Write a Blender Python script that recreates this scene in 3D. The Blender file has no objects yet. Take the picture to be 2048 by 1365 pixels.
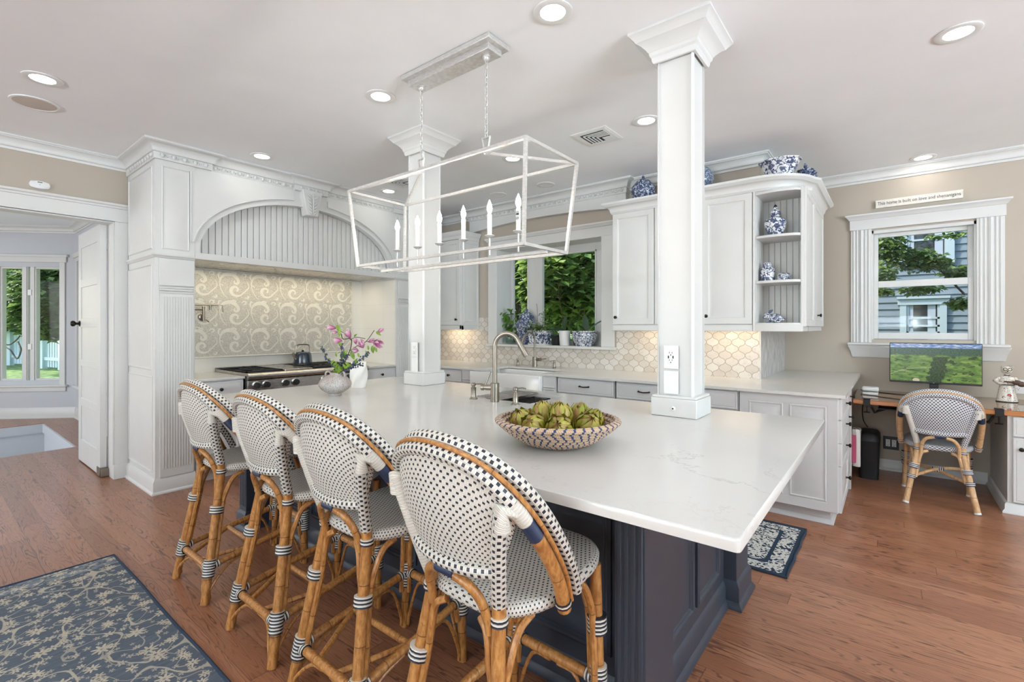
import bpy, math, random
from math import sin, cos, pi, radians as R, sqrt, hypot, floor
from mathutils import Vector as V, Matrix
random.seed(7)
SC = bpy.context.scene
COL = SC.collection

# ------------------------------------------------------------------ camera
W, H = 2048, 1365
FPX, HX, HY, EYE, YAW = 956.3, 1024.0, 654.5, 1.38, R(38.44)
cam = bpy.data.cameras.new('camera')
cam.sensor_width = 36; cam.sensor_fit = 'HORIZONTAL'
cam.lens = 36 * FPX / W
cam.shift_y = -(H / 2 - HY) / W
cam.clip_start = .05; cam.clip_end = 300
camo = bpy.data.objects.new('camera', cam); COL.objects.link(camo)
camo.location = (0, 0, EYE); camo.rotation_euler = (R(90), 0, YAW)
SC.camera = camo

# ------------------------------------------------------------------ view
vs = SC.view_settings
vs.view_transform = 'Standard'; vs.look = 'None'; vs.gamma = 1; vs.use_curve_mapping = False
vs.exposure = 0.42
SC.cycles.max_bounces = 7; SC.cycles.diffuse_bounces = 4; SC.cycles.glossy_bounces = 3
SC.cycles.transmission_bounces = 4; SC.cycles.transparent_max_bounces = 10
SC.cycles.sample_clamp_indirect = 6; SC.cycles.caustics_reflective = False; SC.cycles.caustics_refractive = False
SC.cycles.use_denoising = True

# ------------------------------------------------------------------ sky and sun
wd = bpy.data.worlds.new('sky'); SC.world = wd; wd.use_nodes = True
wn = wd.node_tree; wn.nodes.clear()
sky = wn.nodes.new('ShaderNodeTexSky'); sky.sky_type = 'NISHITA'; sky.sun_disc = False
sky.sun_elevation = R(42); sky.sun_rotation = R(240); sky.air_density = 1.0; sky.dust_density = 1.5
bg = wn.nodes.new('ShaderNodeBackground'); bg.inputs[1].default_value = .48
wo = wn.nodes.new('ShaderNodeOutputWorld')
wn.links.new(sky.outputs[0], bg.inputs[0]); wn.links.new(bg.outputs[0], wo.inputs[0])
sun = bpy.data.lights.new('sun', 'SUN'); sun.energy = 4.5; sun.angle = R(1.5); sun.color = (1, .94, .84)
suno = bpy.data.objects.new('sun', sun); COL.objects.link(suno)
suno.rotation_euler = V((.62, .36, -.72)).to_track_quat('-Z', 'Y').to_euler()

# ------------------------------------------------------------------ daylight - area lamps added out of view to brighten ceiling and room
CAN_POWER, FILL_POWER = 1.1, 250
def area(name, loc, look, sx, sy, power, color=(1, 1, 1), shape='RECTANGLE', parent=None):
    l = bpy.data.lights.new(name, 'AREA'); l.shape = shape; l.size = sx; l.size_y = sy
    l.energy = power; l.color = color
    o = bpy.data.objects.new(name, l); COL.objects.link(o)
    if parent: o.parent = parent
    o.location = loc; o.rotation_euler = V(look).to_track_quat('-Z', 'Y').to_euler()
    return o
area('fill_light', (-1.3, -6.4, 1.55), (0, 1, 5), 4.4, 1.7, FILL_POWER*3.1, (.74, .88, 1))
area('fill_light', (5.1, 1.2, 1.55), (-1, 0, 5), 3.4, 1.7, FILL_POWER*2.7, (.74, .88, 1))

area('fill_light', (-8.4, -2.9, 1.5), (0, 1, .1), 2.2, 1.7, 62, (.94, .97, 1))  # unseen lamp added beside the doorway view to brighten the sunroom

# ------------------------------------------------------------------ mesh builder
def sub(a, b): return (a[0]-b[0], a[1]-b[1], a[2]-b[2])
class MB:
    def __init__(s): s.v = []; s.f = []; s.uv = []
    def add(s, vs, fs, uvs=None):
        o = len(s.v); s.v += [tuple(p) for p in vs]
        for i, f in enumerate(fs):
            s.f.append([o+k for k in f]); s.uv.append(uvs[i] if uvs else None)
        return s
    def box(s, x0, x1, y0, y1, z0, z1):
        if x0 > x1: x0, x1 = x1, x0
        if y0 > y1: y0, y1 = y1, y0
        if z0 > z1: z0, z1 = z1, z0
        vs = [(x, y, z) for z in (z0, z1) for y in (y0, y1) for x in (x0, x1)]
        return s.add(vs, [(0, 2, 3, 1), (4, 5, 7, 6), (0, 1, 5, 4), (2, 6, 7, 3), (0, 4, 6, 2), (1, 3, 7, 5)])
    def obox(s, o, U, Vv, N, u0, u1, v0, v1, n0, n1):
        """box along three axes from origin o"""
        o, U, Vv, N = V(o), V(U), V(Vv), V(N)
        vs = [o+U*u+Vv*v+N*n for n in (n0, n1) for v in (v0, v1) for u in (u0, u1)]
        return s.add(vs, [(0, 2, 3, 1), (4, 5, 7, 6), (0, 1, 5, 4), (2, 6, 7, 3), (0, 4, 6, 2), (1, 3, 7, 5)])
    def quad(s, a, b, c, d, uv=None): return s.add([a, b, c, d], [(0, 1, 2, 3)], [uv] if uv else None)
    def loft(s, rings, closed=True, cap=True, us=None, vs=None, loop=False):
        n = len(rings[0]); m = len(rings); o = []
        for r in rings: o += r
        fs = []; uvs = []
        for i in range(m if loop else m-1):
            i2 = (i+1) % m
            for j in range(n if closed else n-1):
                j2 = (j+1) % n
                fs.append((i*n+j, i2*n+j, i2*n+j2, i*n+j2))
                if us:
                    u0, u1 = us[i], us[i+1]; v0, v1 = vs[j], vs[j+1]
                    uvs.append([(u0, v0), (u1, v0), (u1, v1), (u0, v1)])
        if cap and closed and not loop:
            fs.append(tuple(range(n))); fs.append(tuple((m-1)*n+k for k in reversed(range(n))))
            if us: uvs += [[(us[0], .0)]*n, [(us[-1], .0)]*n]
        return s.add(o, fs, uvs if us else None)
    def tube(s, pts, r, n=8, cap=True, loop=False, flat=1.0):
        pts = [V(p) for p in pts]; m = len(pts)
        rs = r if isinstance(r, (list, tuple)) else [r]*m
        tan = []
        for i in range(m):
            a = pts[(i-1) % m] if (i > 0 or loop) else pts[i]
            b = pts[(i+1) % m] if (i < m-1 or loop) else pts[i]
            t = b-a; tan.append(t.normalized() if t.length > 1e-9 else V((0, 0, 1)))
        up = V((0, 0, 1)) if abs(tan[0].z) < .9 else V((0, 1, 0))
        nrm = (up - tan[0]*up.dot(tan[0])).normalized()
        rings = []; us = [0.0]
        for i in range(m):
            if i:
                nrm = nrm - tan[i]*nrm.dot(tan[i])
                nrm = nrm.normalized() if nrm.length > 1e-6 else tan[i].orthogonal().normalized()
                us.append(us[-1]+(pts[i]-pts[i-1]).length)
            bn = tan[i].cross(nrm)
            rings.append([pts[i]+(nrm*cos(2*pi*k/n)+bn*sin(2*pi*k/n)*flat)*rs[i] for k in range(n)])
        if loop: us.append(us[-1]+(pts[0]-pts[-1]).length)
        rm = max(rs); vv = [2*pi*rm*k/n for k in range(n+1)]
        return s.loft(rings, True, cap, us, vv, loop)
    def lathe(s, prof, c=(0, 0, 0), n=24, sx=1, sy=1, a0=0):
        rings = [[(c[0]+r*sx*cos(a0+2*pi*k/n), c[1]+r*sy*sin(a0+2*pi*k/n), c[2]+z) for k in range(n)] for r, z in prof]
        us = [0]
        for (r0, z0), (r1, z1) in zip(prof, prof[1:]): us.append(us[-1]+hypot(r1-r0, z1-z0))
        rm = max(p[0] for p in prof); vv = [2*pi*rm*k/n for k in range(n+1)]
        o = len(s.f)
        s.loft(rings, True, True, us, vv)
        for f in s.f[o:]: f.reverse()
        for u in s.uv[o:]: u.reverse()
        return s
    def ball(s, c, r, n=8, m=6, sx=1, sy=1, sz=1):
        return s.lathe([(max(1e-4, r*sin(pi*i/m)), -r*sz*cos(pi*i/m)) for i in range(m+1)], c, n, sx, sy)
    def grid(s, fn, nu, nv, uvf=None):
        vs = [fn(i/nu, j/nv) for i in range(nu+1) for j in range(nv+1)]
        fs = []; uvs = []
        for i in range(nu):
            for j in range(nv):
                fs.append((i*(nv+1)+j, (i+1)*(nv+1)+j, (i+1)*(nv+1)+j+1, i*(nv+1)+j+1))
                uvs.append([uvf(a/nu, b/nv) if uvf else (a/nu, b/nv) for a, b in ((i, j), (i+1, j), (i+1, j+1), (i, j+1))])
        return s.add(vs, fs, uvs)
    def prism(s, poly, fn, d0, d1):
        """poly of (a,b); fn(a,b,d) gives the point"""
        n = len(poly)
        vs = [fn(a, b, d0) for a, b in poly]+[fn(a, b, d1) for a, b in poly]
        fs = [tuple(reversed(range(n))), tuple(range(n, 2*n))]+[(i, (i+1) % n, n+(i+1) % n, n+i) for i in range(n)]
        return s.add(vs, fs)
    def sweep(s, path, prof, closed=False, cap=True):
        """sweep a (offset, z) profile along a plan path; offset goes to the left of travel"""
        P = [V((p[0], p[1], 0)) for p in path]; m = len(P); rings = []
        def nl(a, b): d = (b-a).normalized(); return V((-d.y, d.x, 0))
        for i in range(m):
            if closed or 0 < i < m-1:
                n1 = nl(P[i-1], P[i]); n2 = nl(P[i], P[(i+1) % m]); q = (n1+n2)/(1+n1.dot(n2))
            else: q = nl(P[0], P[1]) if i == 0 else nl(P[-2], P[-1])
            rings.append([(P[i].x+q.x*d, P[i].y+q.y*d, z) for d, z in prof])
        o = len(s.f)
        s.loft(rings, True, cap and not closed, None, None, closed)
        return s
    def panel(s, o, U, Vv, N, w, h, prof):
        """nested rectangles (inset, height) : framed or raised panel"""
        o, U, Vv, N = V(o), V(U), V(Vv), V(N); rings = []
        for i, t in prof:
            rings.append([o+U*a+Vv*b+N*t for a, b in ((i, i), (w-i, i), (w-i, h-i), (i, h-i))])
        s.loft(rings, True, True); return s

def mkmesh(mb, name, mat, off=(0, 0, 0), smooth=True, ang=38):
    me = bpy.data.meshes.new(name)
    me.from_pydata([sub(p, off) for p in mb.v], [], mb.f)
    if any(u for u in mb.uv):
        l = me.uv_layers.new(name='UVMap'); k = 0; flat = []
        for f, u in zip(mb.f, mb.uv):
            for q in (u or [(0, 0)]*len(f)): flat += [q[0], q[1]]
        l.data.foreach_set('uv', flat)
    me.validate(clean_customdata=False)
    if smooth:
        me.polygons.foreach_set('use_smooth', [True]*len(me.polygons)); me.set_sharp_from_angle(angle=R(ang))
    for m in (mat if isinstance(mat, (list, tuple)) else [mat]): me.materials.append(m)
    me.update(); return me
def rootloc(p):
    while p.parent: p = p.parent
    return tuple(p.location)
def obj(name, mb, mat, parent=None, bev=0, smooth=True, ang=38, fix=False, label=None):
    off = rootloc(parent) if parent else (0, 0, 0)
    me = mkmesh(mb, name, mat, off, smooth, ang)
    if fix:
        import bmesh
        b = bmesh.new(); b.from_mesh(me); bmesh.ops.recalc_face_normals(b, faces=b.faces); b.to_mesh(me); b.free()
    o = bpy.data.objects.new(name, me); COL.objects.link(o)
    if parent: o.parent = parent
    if bev:
        b = o.modifiers.new('bevel', 'BEVEL'); b.width = bev; b.segments = 2; b.limit_method = 'ANGLE'; b.angle_limit = R(50)
    if label: o['label'] = label
    return o
def thing(name, label, cat, loc=(0, 0, 0), group=None):
    o = bpy.data.objects.new(name, None); COL.objects.link(o); o.location = loc; o.empty_display_size = .1
    o['label'] = label; o['category'] = cat
    if group: o['group'] = group
    return o
def tag(o, label, cat, group=None, kind=None):
    o['label'] = label; o['category'] = cat
    if group: o['group'] = group
    if kind: o['kind'] = kind
    return o
def struct(name, mb, mat, parent=None, bev=0, label=None, cat='wall', **k):
    o = obj(name, mb, mat, parent, bev, **k)
    if not parent:
        o['kind'] = 'structure'; o['category'] = cat
        if label: o['label'] = label
    return o
def kids(o): return [c for c in ALLKIDS.get(o, o.children)]
ALLKIDS = {}
def copy_tree(o, parent=None):
    c = o.copy(); COL.objects.link(c)
    if parent: c.parent = parent
    for ch in list(o.children): copy_tree(ch, c)
    return c
def spline(pts, n=6, closed=False):
    """Catmull-Rom through points"""
    P = [V(p) for p in pts]; out = []; m = len(P)
    for i in range(m if closed else m-1):
        p1, p2 = P[i], P[(i+1) % m]
        p0 = P[i-1] if (i or closed) else p1*2-p2
        p3 = P[(i+2) % m] if (closed or i < m-2) else p2*2-p1
        for k in range(n):
            t = k/n
            out.append(.5*((2*p1)+(p2-p0)*t+(2*p0-5*p1+4*p2-p3)*t*t+(3*p1-p0-3*p2+p3)*t**3))
    if not closed: out.append(P[-1])
    return out
# ------------------------------------------------------------------ materials
def lin(c): return tuple(((x/255)/12.92 if x/255 <= .04045 else ((x/255+.055)/1.055)**2.4) for x in c)
def rgba(c): return (*lin(c), 1)
class NT:
    def __init__(s, name):
        s.m = bpy.data.materials.new(name); s.m.use_nodes = True; s.t = s.m.node_tree; s.t.nodes.clear()
        s.out = s.t.nodes.new('ShaderNodeOutputMaterial'); s._tc = None
    def n(s, typ, ins=None, **pr):
        d = s.t.nodes.new('ShaderNode'+typ)
        for k, v in pr.items(): setattr(d, k, v)
        for k, v in (ins or {}).items(): s.set(d.inputs[k], v)
        return d
    def set(s, sock, v):
        if isinstance(v, bpy.types.NodeSocket): s.t.links.new(v, sock)
        elif isinstance(v, bpy.types.Node): s.t.links.new(v.outputs[0], sock)
        else: sock.default_value = v
    def tc(s, k='Object'):
        if not s._tc: s._tc = s.n('TexCoord')
        return s._tc.outputs[k]
    def ma(s, op, a, b=0, c=0, clamp=False): return s.n('Math', {0: a, 1: b, 2: c}, operation=op, use_clamp=clamp).outputs[0]
    def vm(s, op, a, b=(0, 0, 0)): return s.n('VectorMath', {0: a, 1: b}, operation=op).outputs[0]
    def mix(s, f, a, b, blend='MIX'):
        d = s.n('Mix', data_type='RGBA', blend_type=blend); d.clamp_factor = True
        for k, v in ((0, f), (6, a), (7, b)): s.set(d.inputs[k], rgba(v) if isinstance(v, tuple) and len(v) == 3 else v)
        return d.outputs[2]
    def sep(s, v): return s.n('SeparateXYZ', {0: v}).outputs
    def comb(s, x=0, y=0, z=0): return s.n('CombineXYZ', {0: x, 1: y, 2: z}).outputs[0]
    def noise(s, v, sc=5, det=2, ro=.5, dist=0, out=0): return s.n('TexNoise', {'Vector': v, 'Scale': sc, 'Detail': det, 'Roughness': ro, 'Distortion': dist}).outputs[out]
    def voro(s, v, sc=5, feature='F1', out='Distance', rnd=1): return s.n('TexVoronoi', {'Vector': v, 'Scale': sc, 'Randomness': rnd}, feature=feature).outputs[out]
    def white(s, v, out=0): return s.n('TexWhiteNoise', {'Vector': v}).outputs[out]
    def ramp(s, f, stops, interp='LINEAR'):
        d = s.n('ValToRGB', {0: f}); r = d.color_ramp; r.interpolation = interp
        while len(r.elements) < len(stops): r.elements.new(.5)
        for e, (p, c) in zip(r.elements, stops):
            e.position = p; e.color = rgba(c) if len(c) == 3 else c
        return d.outputs[0]
    def step(s, v, lo, hi): return s.n('MapRange', {0: v, 1: lo, 2: hi}, interpolation_type='SMOOTHSTEP').outputs[0]
    def bump(s, h, st=.3, d=.002): return s.n('Bump', {'Strength': st, 'Distance': d, 'Height': h}).outputs[0]
    def pbr(s, col=(200, 200, 200), rough=.5, metal=0, nrm=None, spec=.5, emit=None, es=0, sss=0, coat=0, trans=0):
        b = s.n('BsdfPrincipled')
        s.set(b.inputs['Base Color'], rgba(col) if isinstance(col, tuple) and len(col) == 3 else col)
        s.set(b.inputs['Roughness'], rough); s.set(b.inputs['Metallic'], metal); s.set(b.inputs['Specular IOR Level'], spec)
        if nrm: s.set(b.inputs['Normal'], nrm)
        if coat: b.inputs['Coat Weight'].default_value = coat; b.inputs['Coat Roughness'].default_value = .12
        if emit is not None:
            s.set(b.inputs['Emission Color'], rgba(emit) if isinstance(emit, tuple) else emit); b.inputs['Emission Strength'].default_value = es
        s.t.links.new(b.outputs[0], s.out.inputs[0]); s.b = b
        return s.m
def plain(name, col, rough=.5, metal=0, nz=0, nsc=30, **k):
    t = NT(name)
    if nz: 
        f = t.noise(t.tc(), nsc, 3)
        c = t.mix(t.step(f, .3, .7), tuple(max(0, x*(1-nz)) for x in col), tuple(min(255, x*(1+nz)) for x in col))
        return t.pbr(c, rough, metal, **k)
    return t.pbr(col, rough, metal, **k)

M = {}
M['trim'] = plain('white trim paint', (219, 219, 216), .38, nz=.006, nsc=4)
M['cab'] = plain('white cabinet paint', (217, 217, 214), .36, nz=.006, nsc=5)
M['basecab'] = plain('pale grey cabinet paint', (214, 213, 212), .36, nz=.006, nsc=5)
M['gap'] = plain('dark joint', (70, 66, 62), .8)
M['ceil'] = plain('ceiling paint', (247, 249, 250), .8, nz=.006, nsc=3)
def wallmat(name, c):
    t = NT(name); f = t.noise(t.tc(), 260, 2)
    return t.pbr(t.mix(t.noise(t.tc(), 2.2, 2), tuple(x*.98 for x in c), c), .72, 0, t.bump(f, .06, .001))
M['taupe'] = wallmat('taupe wall paint', (188, 177, 162))
M['greywall'] = wallmat('pale grey wall paint', (206, 209, 214))
M['navy'] = plain('dark navy paint', (55, 61, 72), .38, nz=.02, nsc=6)
M['black'] = plain('black metal', (26, 25, 25), .42, .3)
M['plastic'] = plain('black plastic', (34, 34, 36), .5)
M['bronze'] = plain('dark bronze', (48, 43, 38), .38, .8)
M['iron'] = plain('cast iron', (38, 38, 39), .6, .2, nz=.05, nsc=90)
M['white'] = plain('white plastic', (236, 236, 234), .35)
M['ceramic'] = plain('white fireclay', (240, 239, 236), .12)
M['chrome'] = plain('chrome', (200, 198, 192), .15, 1)
def brushed(name, c, r, sx=(1, 1, 60)):
    t = NT(name); f = t.noise(t.vm('MULTIPLY', t.tc(), sx), 20, 3)
    return t.pbr(t.mix(f, tuple(x*.9 for x in c), c), t.ma('MULTIPLY_ADD', f, .12, r), 1, t.bump(f, .05, .001))
M['nickel'] = brushed('brushed nickel', (160, 152, 140), .26, (40, 40, 1))
M['steel'] = brushed('stainless steel', (196, 192, 188), .22, (1, 1, 40))
M['silver'] = None
t = NT('silver leaf'); f = t.noise(t.vm('MULTIPLY', t.tc(), (3, 3, 12)), 14, 4)
M['silver'] = t.pbr(t.mix(t.step(f, .3, .75), (206, 204, 200), (226, 225, 222)), t.ma('MULTIPLY_ADD', f, .15, .26), .5)
def quartz():
    t = NT('white quartz'); p = t.tc()
    w = t.vm('ADD', p, t.vm('SCALE', t.noise(p, 1.7, 4, .6, out=1), (0, 0, 0)))
    w.node.inputs[1].links[0].from_node.inputs['Scale'].default_value = .35
    v = t.noise(w, 2.1, 6, .62)
    vein = t.ma('SUBTRACT', 1, t.step(t.ma('ABSOLUTE', t.ma('SUBTRACT', v, .5)), 0, .012))
    vein = t.ma('MULTIPLY', vein, t.step(t.noise(p, 1.1, 2), .5, .72))
    c = t.mix(t.ma('MULTIPLY', vein, .5), (217, 215, 210), (176, 172, 166))
    c = t.mix(t.ma('MULTIPLY', t.step(t.noise(p, 1.4, 5), .45, .75), .35), c, (203, 200, 194))
    return t.pbr(c, .15, 0, spec=.5)
M['quartz'] = quartz()
def oak():
    t = NT('oak floor boards'); p = t.tc(); x, y, z = t.sep(p)
    bw = .118; yb = t.ma('DIVIDE', y, bw); row = t.ma('FLOOR', yb)
    rr = t.white(t.comb(row, 3.1, 0)); xs = t.ma('ADD', t.ma('DIVIDE', x, 1.45), t.ma('MULTIPLY', rr, 7.3)); cl = t.ma('FLOOR', xs)
    bid = t.white(t.comb(row, cl, 1.7), 1); b1, b2, b3 = t.sep(bid)
    gx = t.ma('ADD', t.ma('MULTIPLY', x, 1.0), t.ma('MULTIPLY', b1, 31)); gy = t.ma('ADD', t.ma('MULTIPLY', y, 9.5), t.ma('MULTIPLY', b2, 17))
    g = t.comb(gx, gy, t.ma('MULTIPLY', b3, 9))
    n1 = t.noise(g, 1.25, 3, .45, .25)
    ln = t.ma('SINE', t.ma('MULTIPLY', n1, 105))
    line = t.step(ln, .45, .95)
    fine = t.noise(t.comb(t.ma('MULTIPLY', x, 14), t.ma('MULTIPLY', y, 330), b1), 1, 2)
    line = t.ma('MULTIPLY', line, t.ma('MULTIPLY_ADD', t.step(t.noise(g, 2.6, 2), .3, .7), .75, .1))
    base = t.mix(b3, (150, 100, 72), (172, 120, 90))
    base = t.mix(t.ma('MULTIPLY', t.step(fine, .35, .75), .4), base, (120, 74, 52))
    base = t.mix(line, base, (86, 52, 38))
    fy = t.ma('FRACT', yb); fx = t.ma('FRACT', xs)
    seam = t.ma('MAXIMUM', t.ma('GREATER_THAN', t.ma('ABSOLUTE', t.ma('SUBTRACT', fy, .5)), .490), t.ma('GREATER_THAN', t.ma('ABSOLUTE', t.ma('SUBTRACT', fx, .5)), .4987))
    base = t.mix(t.ma('MULTIPLY', seam, .6), base, (74, 42, 30))
    h = t.ma('SUBTRACT', t.ma('MULTIPLY', line, -.35), seam)
    return t.pbr(base, .28, 0, t.bump(h, .06, .001), spec=.42)
M['oak'] = oak()
def ogee():
    t = NT('marble arabesque tile'); x, y, z = t.sep(t.tc()); p = .112; q = .118
    u = t.ma('DIVIDE', t.ma('ADD', x, y), p); v = t.ma('DIVIDE', z, q)
    a0 = t.ma('ADD', u, v); b0 = t.ma('SUBTRACT', u, v)
    a = t.ma('ADD', a0, t.ma('MULTIPLY', t.ma('SINE', t.ma('MULTIPLY', b0, 2*pi)), .085)); b = t.ma('ADD', b0, t.ma('MULTIPLY', t.ma('SINE', t.ma('MULTIPLY', a0, 2*pi)), .085))
    da = t.ma('ABSOLUTE', t.ma('SUBTRACT', t.ma('FRACT', a), .5)); db = t.ma('ABSOLUTE', t.ma('SUBTRACT', t.ma('FRACT', b), .5))
    gr = t.step(t.ma('MAXIMUM', da, db), .462, .476)
    w = t.white(t.comb(t.ma('FLOOR', a), t.ma('FLOOR', b), 0)); 
    c = t.ramp(w, [(0, (204, 195, 183)), (.5, (214, 207, 197)), (1, (224, 219, 211))])
    vn = t.noise(t.vm('ADD', t.tc(), t.comb(t.ma('MULTIPLY', w, 9), 0, 0)), 22, 5, .65)
    c = t.mix(t.ma('MULTIPLY', t.step(vn, .5, .7), .35), c, (172, 160, 150))
    c = t.mix(gr, c, (166, 150, 132))
    return t.pbr(c, .28, 0, t.bump(t.ma('MULTIPLY', gr, -1), .4, .002))
M['ogee'] = ogee()
t = NT('veined marble slab'); p = t.vm('MULTIPLY', t.tc(), (9, 9, 1.1)); f = t.noise(p, 7, 5, .6)
M['marble'] = t.pbr(t.mix(t.step(f, .36, .66), (176, 176, 180), (222, 218, 212)), .25)
t = NT('speckled stone mosaic'); p = t.tc(); w = t.voro(p, 230, out='Color'); g = t.sep(w)[0]
M['mosaic'] = t.pbr(t.ramp(g, [(0, (164, 158, 146)), (.3, (192, 188, 176)), (.6, (206, 203, 193)), (1, (224, 221, 211))]), .4)
M['cream'] = plain('cream marble inlay', (232, 229, 218), .35, nz=.012, nsc=20)
def tilew():
    t = NT('large white wall tile'); x, y, z = t.sep(t.tc())
    gy = t.ma('ABSOLUTE', t.ma('SUBTRACT', t.ma('FRACT', t.ma('DIVIDE', t.ma('ADD', t.ma('ADD', x, y), .1), .6)), .5))
    gz = t.ma('ABSOLUTE', t.ma('SUBTRACT', t.ma('FRACT', t.ma('DIVIDE', t.ma('SUBTRACT', z, .16), .3)), .5))
    g = t.ma('MAXIMUM', t.ma('GREATER_THAN', gy, .4985), t.ma('GREATER_THAN', gz, .497))
    return t.pbr(t.mix(t.ma('MULTIPLY', g, .5), (238, 236, 229), (190, 186, 176)), .25)
M['walltile'] = tilew()
def rattan(name, c1, c2):
    t = NT(name); p = t.tc(); u = t.tc('UV'); ux = t.sep(u)[0]
    f = t.noise(t.vm('MULTIPLY', p, (30, 30, 9)), 3, 4, .6)
    c = t.mix(t.step(f, .3, .72), c1, c2)
    ring = t.ma('LESS_THAN', t.ma('ABSOLUTE', t.ma('SUBTRACT', t.ma('FRACT', t.ma('DIVIDE', ux, .19)), .62)), .008)
    spots = t.step(t.noise(p, 55, 2), .66, .74)
    c = t.mix(t.ma('MULTIPLY', ring, .75), c, (70, 40, 22)); c = t.mix(t.ma('MULTIPLY', spots, .35), c, (84, 48, 24))
    return t.pbr(c, .33, 0, spec=.5)
M['rattan'] = rattan('honey rattan', (150, 95, 46), (196, 142, 82))
M['palerattan'] = rattan('pale rattan', (196, 152, 106), (216, 178, 136))
def weave(name, dark=(34, 38, 48), light=(222, 217, 207), pu=.0152, pv=.0125, du=.19, dv=.25):
    t = NT(name); u, v, _ = t.sep(t.tc('UV'))
    a = t.ma('DIVIDE', u, pu); b = t.ma('DIVIDE', v, pv)
    row = t.ma('MODULO', t.ma('ABSOLUTE', t.ma('FLOOR', b)), 2)
    fa = t.ma('ABSOLUTE', t.ma('SUBTRACT', t.ma('FRACT', t.ma('ADD', a, t.ma('MULTIPLY', row, .5))), .5))
    fb = t.ma('ABSOLUTE', t.ma('SUBTRACT', t.ma('FRACT', b), .5))
    d = t.ma('MULTIPLY', t.ma('LESS_THAN', fa, du), t.ma('LESS_THAN', fb, dv))
    edge = t.ma('MAXIMUM', t.step(fb, .40, .5), t.ma('MULTIPLY', t.step(fa, .42, .5), .5))
    c = t.mix(t.ma('MULTIPLY', edge, .3), light, tuple(x*.62 for x in light)); c = t.mix(d, c, dark)
    h = t.ma('SUBTRACT', t.ma('SUBTRACT', 1, edge), t.ma('MULTIPLY', d, .5))
    return t.pbr(c, .42, 0, t.bump(h, .5, .003))
M['weave'] = weave('black and white woven cane')
M['weaveb'] = weave('bold black and white woven cane', pu=.0195, pv=.0145, du=.22, dv=.33)
M['weavec'] = weave('fine navy and white woven cane', dark=(34, 42, 70), light=(226, 226, 226), du=.25, dv=.32)
def stripes(name, dark, light, per=.0125, fr=.5):
    t = NT(name); u = t.sep(t.tc('UV'))[0]; f = t.ma('FRACT', t.ma('DIVIDE', u, per))
    d = t.ma('LESS_THAN', f, fr); h = t.ma('ABSOLUTE', t.ma('SUBTRACT', t.ma('FRACT', t.ma('DIVIDE', u, per/2)), .5))
    return t.pbr(t.mix(d, light, dark), .4, 0, t.bump(t.ma('MULTIPLY', h, -1), .6, .003))
M['wrap'] = stripes('black and white cane binding', (36, 39, 46), (218, 214, 205))
M['navywrap'] = stripes('navy cane binding', (36, 48, 76), (42, 56, 86), .006)
M['whitewrap'] = stripes('white cane binding', (196, 190, 180), (222, 217, 206), .009, .2)
def bluewhite(name, sc=26, bal=.5, dark=(42, 50, 78), light=(226, 228, 230), zb=0, den=.1):
    t = NT(name); p = t.tc()
    w = t.vm('ADD', p, t.vm('MULTIPLY', t.vm('SUBTRACT', t.noise(p, sc*.8, 2, out=1), (.5, .5, .5)), (.05, .05, .05)))
    a = t.noise(w, sc, 2, .5); l = t.ma('ABSOLUTE', t.ma('SUBTRACT', a, .5))
    curl = t.ma('SUBTRACT', 1, t.step(l, .015+den*.2, .03+den*.28))
    fl = t.ma('SUBTRACT', 1, t.step(t.voro(w, sc*.8), .24+den, .30+den))
    m = t.ma('MAXIMUM', curl, t.ma('MULTIPLY', fl, .85))
    c = t.mix(m, light, dark)
    c = t.mix(t.ma('MULTIPLY', t.noise(p, sc*3, 2), t.ma('MULTIPLY', m, .6)), c, (92, 112, 160))
    return t.pbr(c, .12, 0)
M['porcelain'] = bluewhite('blue and white porcelain')
M['porcdark'] = bluewhite('dark blue porcelain', 40, .5, den=.2, dark=(30, 38, 66), light=(196, 202, 212))
M['porcfine'] = bluewhite('fine blue and white porcelain', 52)
M['porcgrey'] = bluewhite('grey blue porcelain', 60, dark=(74, 90, 110), light=(190, 198, 204), den=.2)
t = NT('clear glass')
fr = t.n('Fresnel', {'IOR': 1.45}); tr = t.n('BsdfTransparent', {0: (.97, .985, .98, 1)}); gl = t.n('BsdfGlossy', {'Roughness': .02})
mx = t.n('MixShader', {0: t.ma('MULTIPLY', fr.outputs[0], .12), 1: tr.outputs[0], 2: gl.outputs[0]}); t.t.links.new(mx.outputs[0], t.out.inputs[0]); M['glass'] = t.m
def leafmat(name, cols, tl=.35, rough=.5):
    t = NT(name); g = t.n('NewGeometry').outputs['Random Per Island']
    c = t.ramp(g, [(i/(len(cols)-1), k) for i, k in enumerate(cols)])
    d = t.n('BsdfPrincipled', {'Base Color': c, 'Roughness': rough}); tr = t.n('BsdfTranslucent', {0: c})
    mx = t.n('MixShader', {0: tl, 1: d.outputs[0], 2: tr.outputs[0]}); t.t.links.new(mx.outputs[0], t.out.inputs[0]); return t.m
M['leaf'] = leafmat('tree leaves', [(78, 108, 48), (112, 142, 66), (146, 172, 92), (176, 196, 122)], .45)
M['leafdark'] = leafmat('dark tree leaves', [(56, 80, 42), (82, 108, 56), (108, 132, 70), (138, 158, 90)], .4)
M['houseleaf'] = leafmat('house plant leaves', [(60, 106, 34), (92, 142, 46), (128, 172, 64)], .3, .35)
M['orchid'] = plain('orchid leaves', (38, 66, 34), .55, nz=.1, nsc=12)
M['bark'] = plain('bark', (92, 80, 68), .9, nz=.25, nsc=18)
M['grass'] = plain('lawn', (96, 122, 62), .9, nz=.35, nsc=7)
M['fence'] = plain('white painted fence', (214, 226, 230), .7)
M['petal'] = None
t = NT('magnolia petals'); u = t.tc('UV'); v = t.sep(u)[1]
M['petal'] = t.pbr(t.ramp(v, [(0, (146, 66, 112)), (.45, (184, 108, 146)), (1, (224, 184, 202))]), .5)
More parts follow.
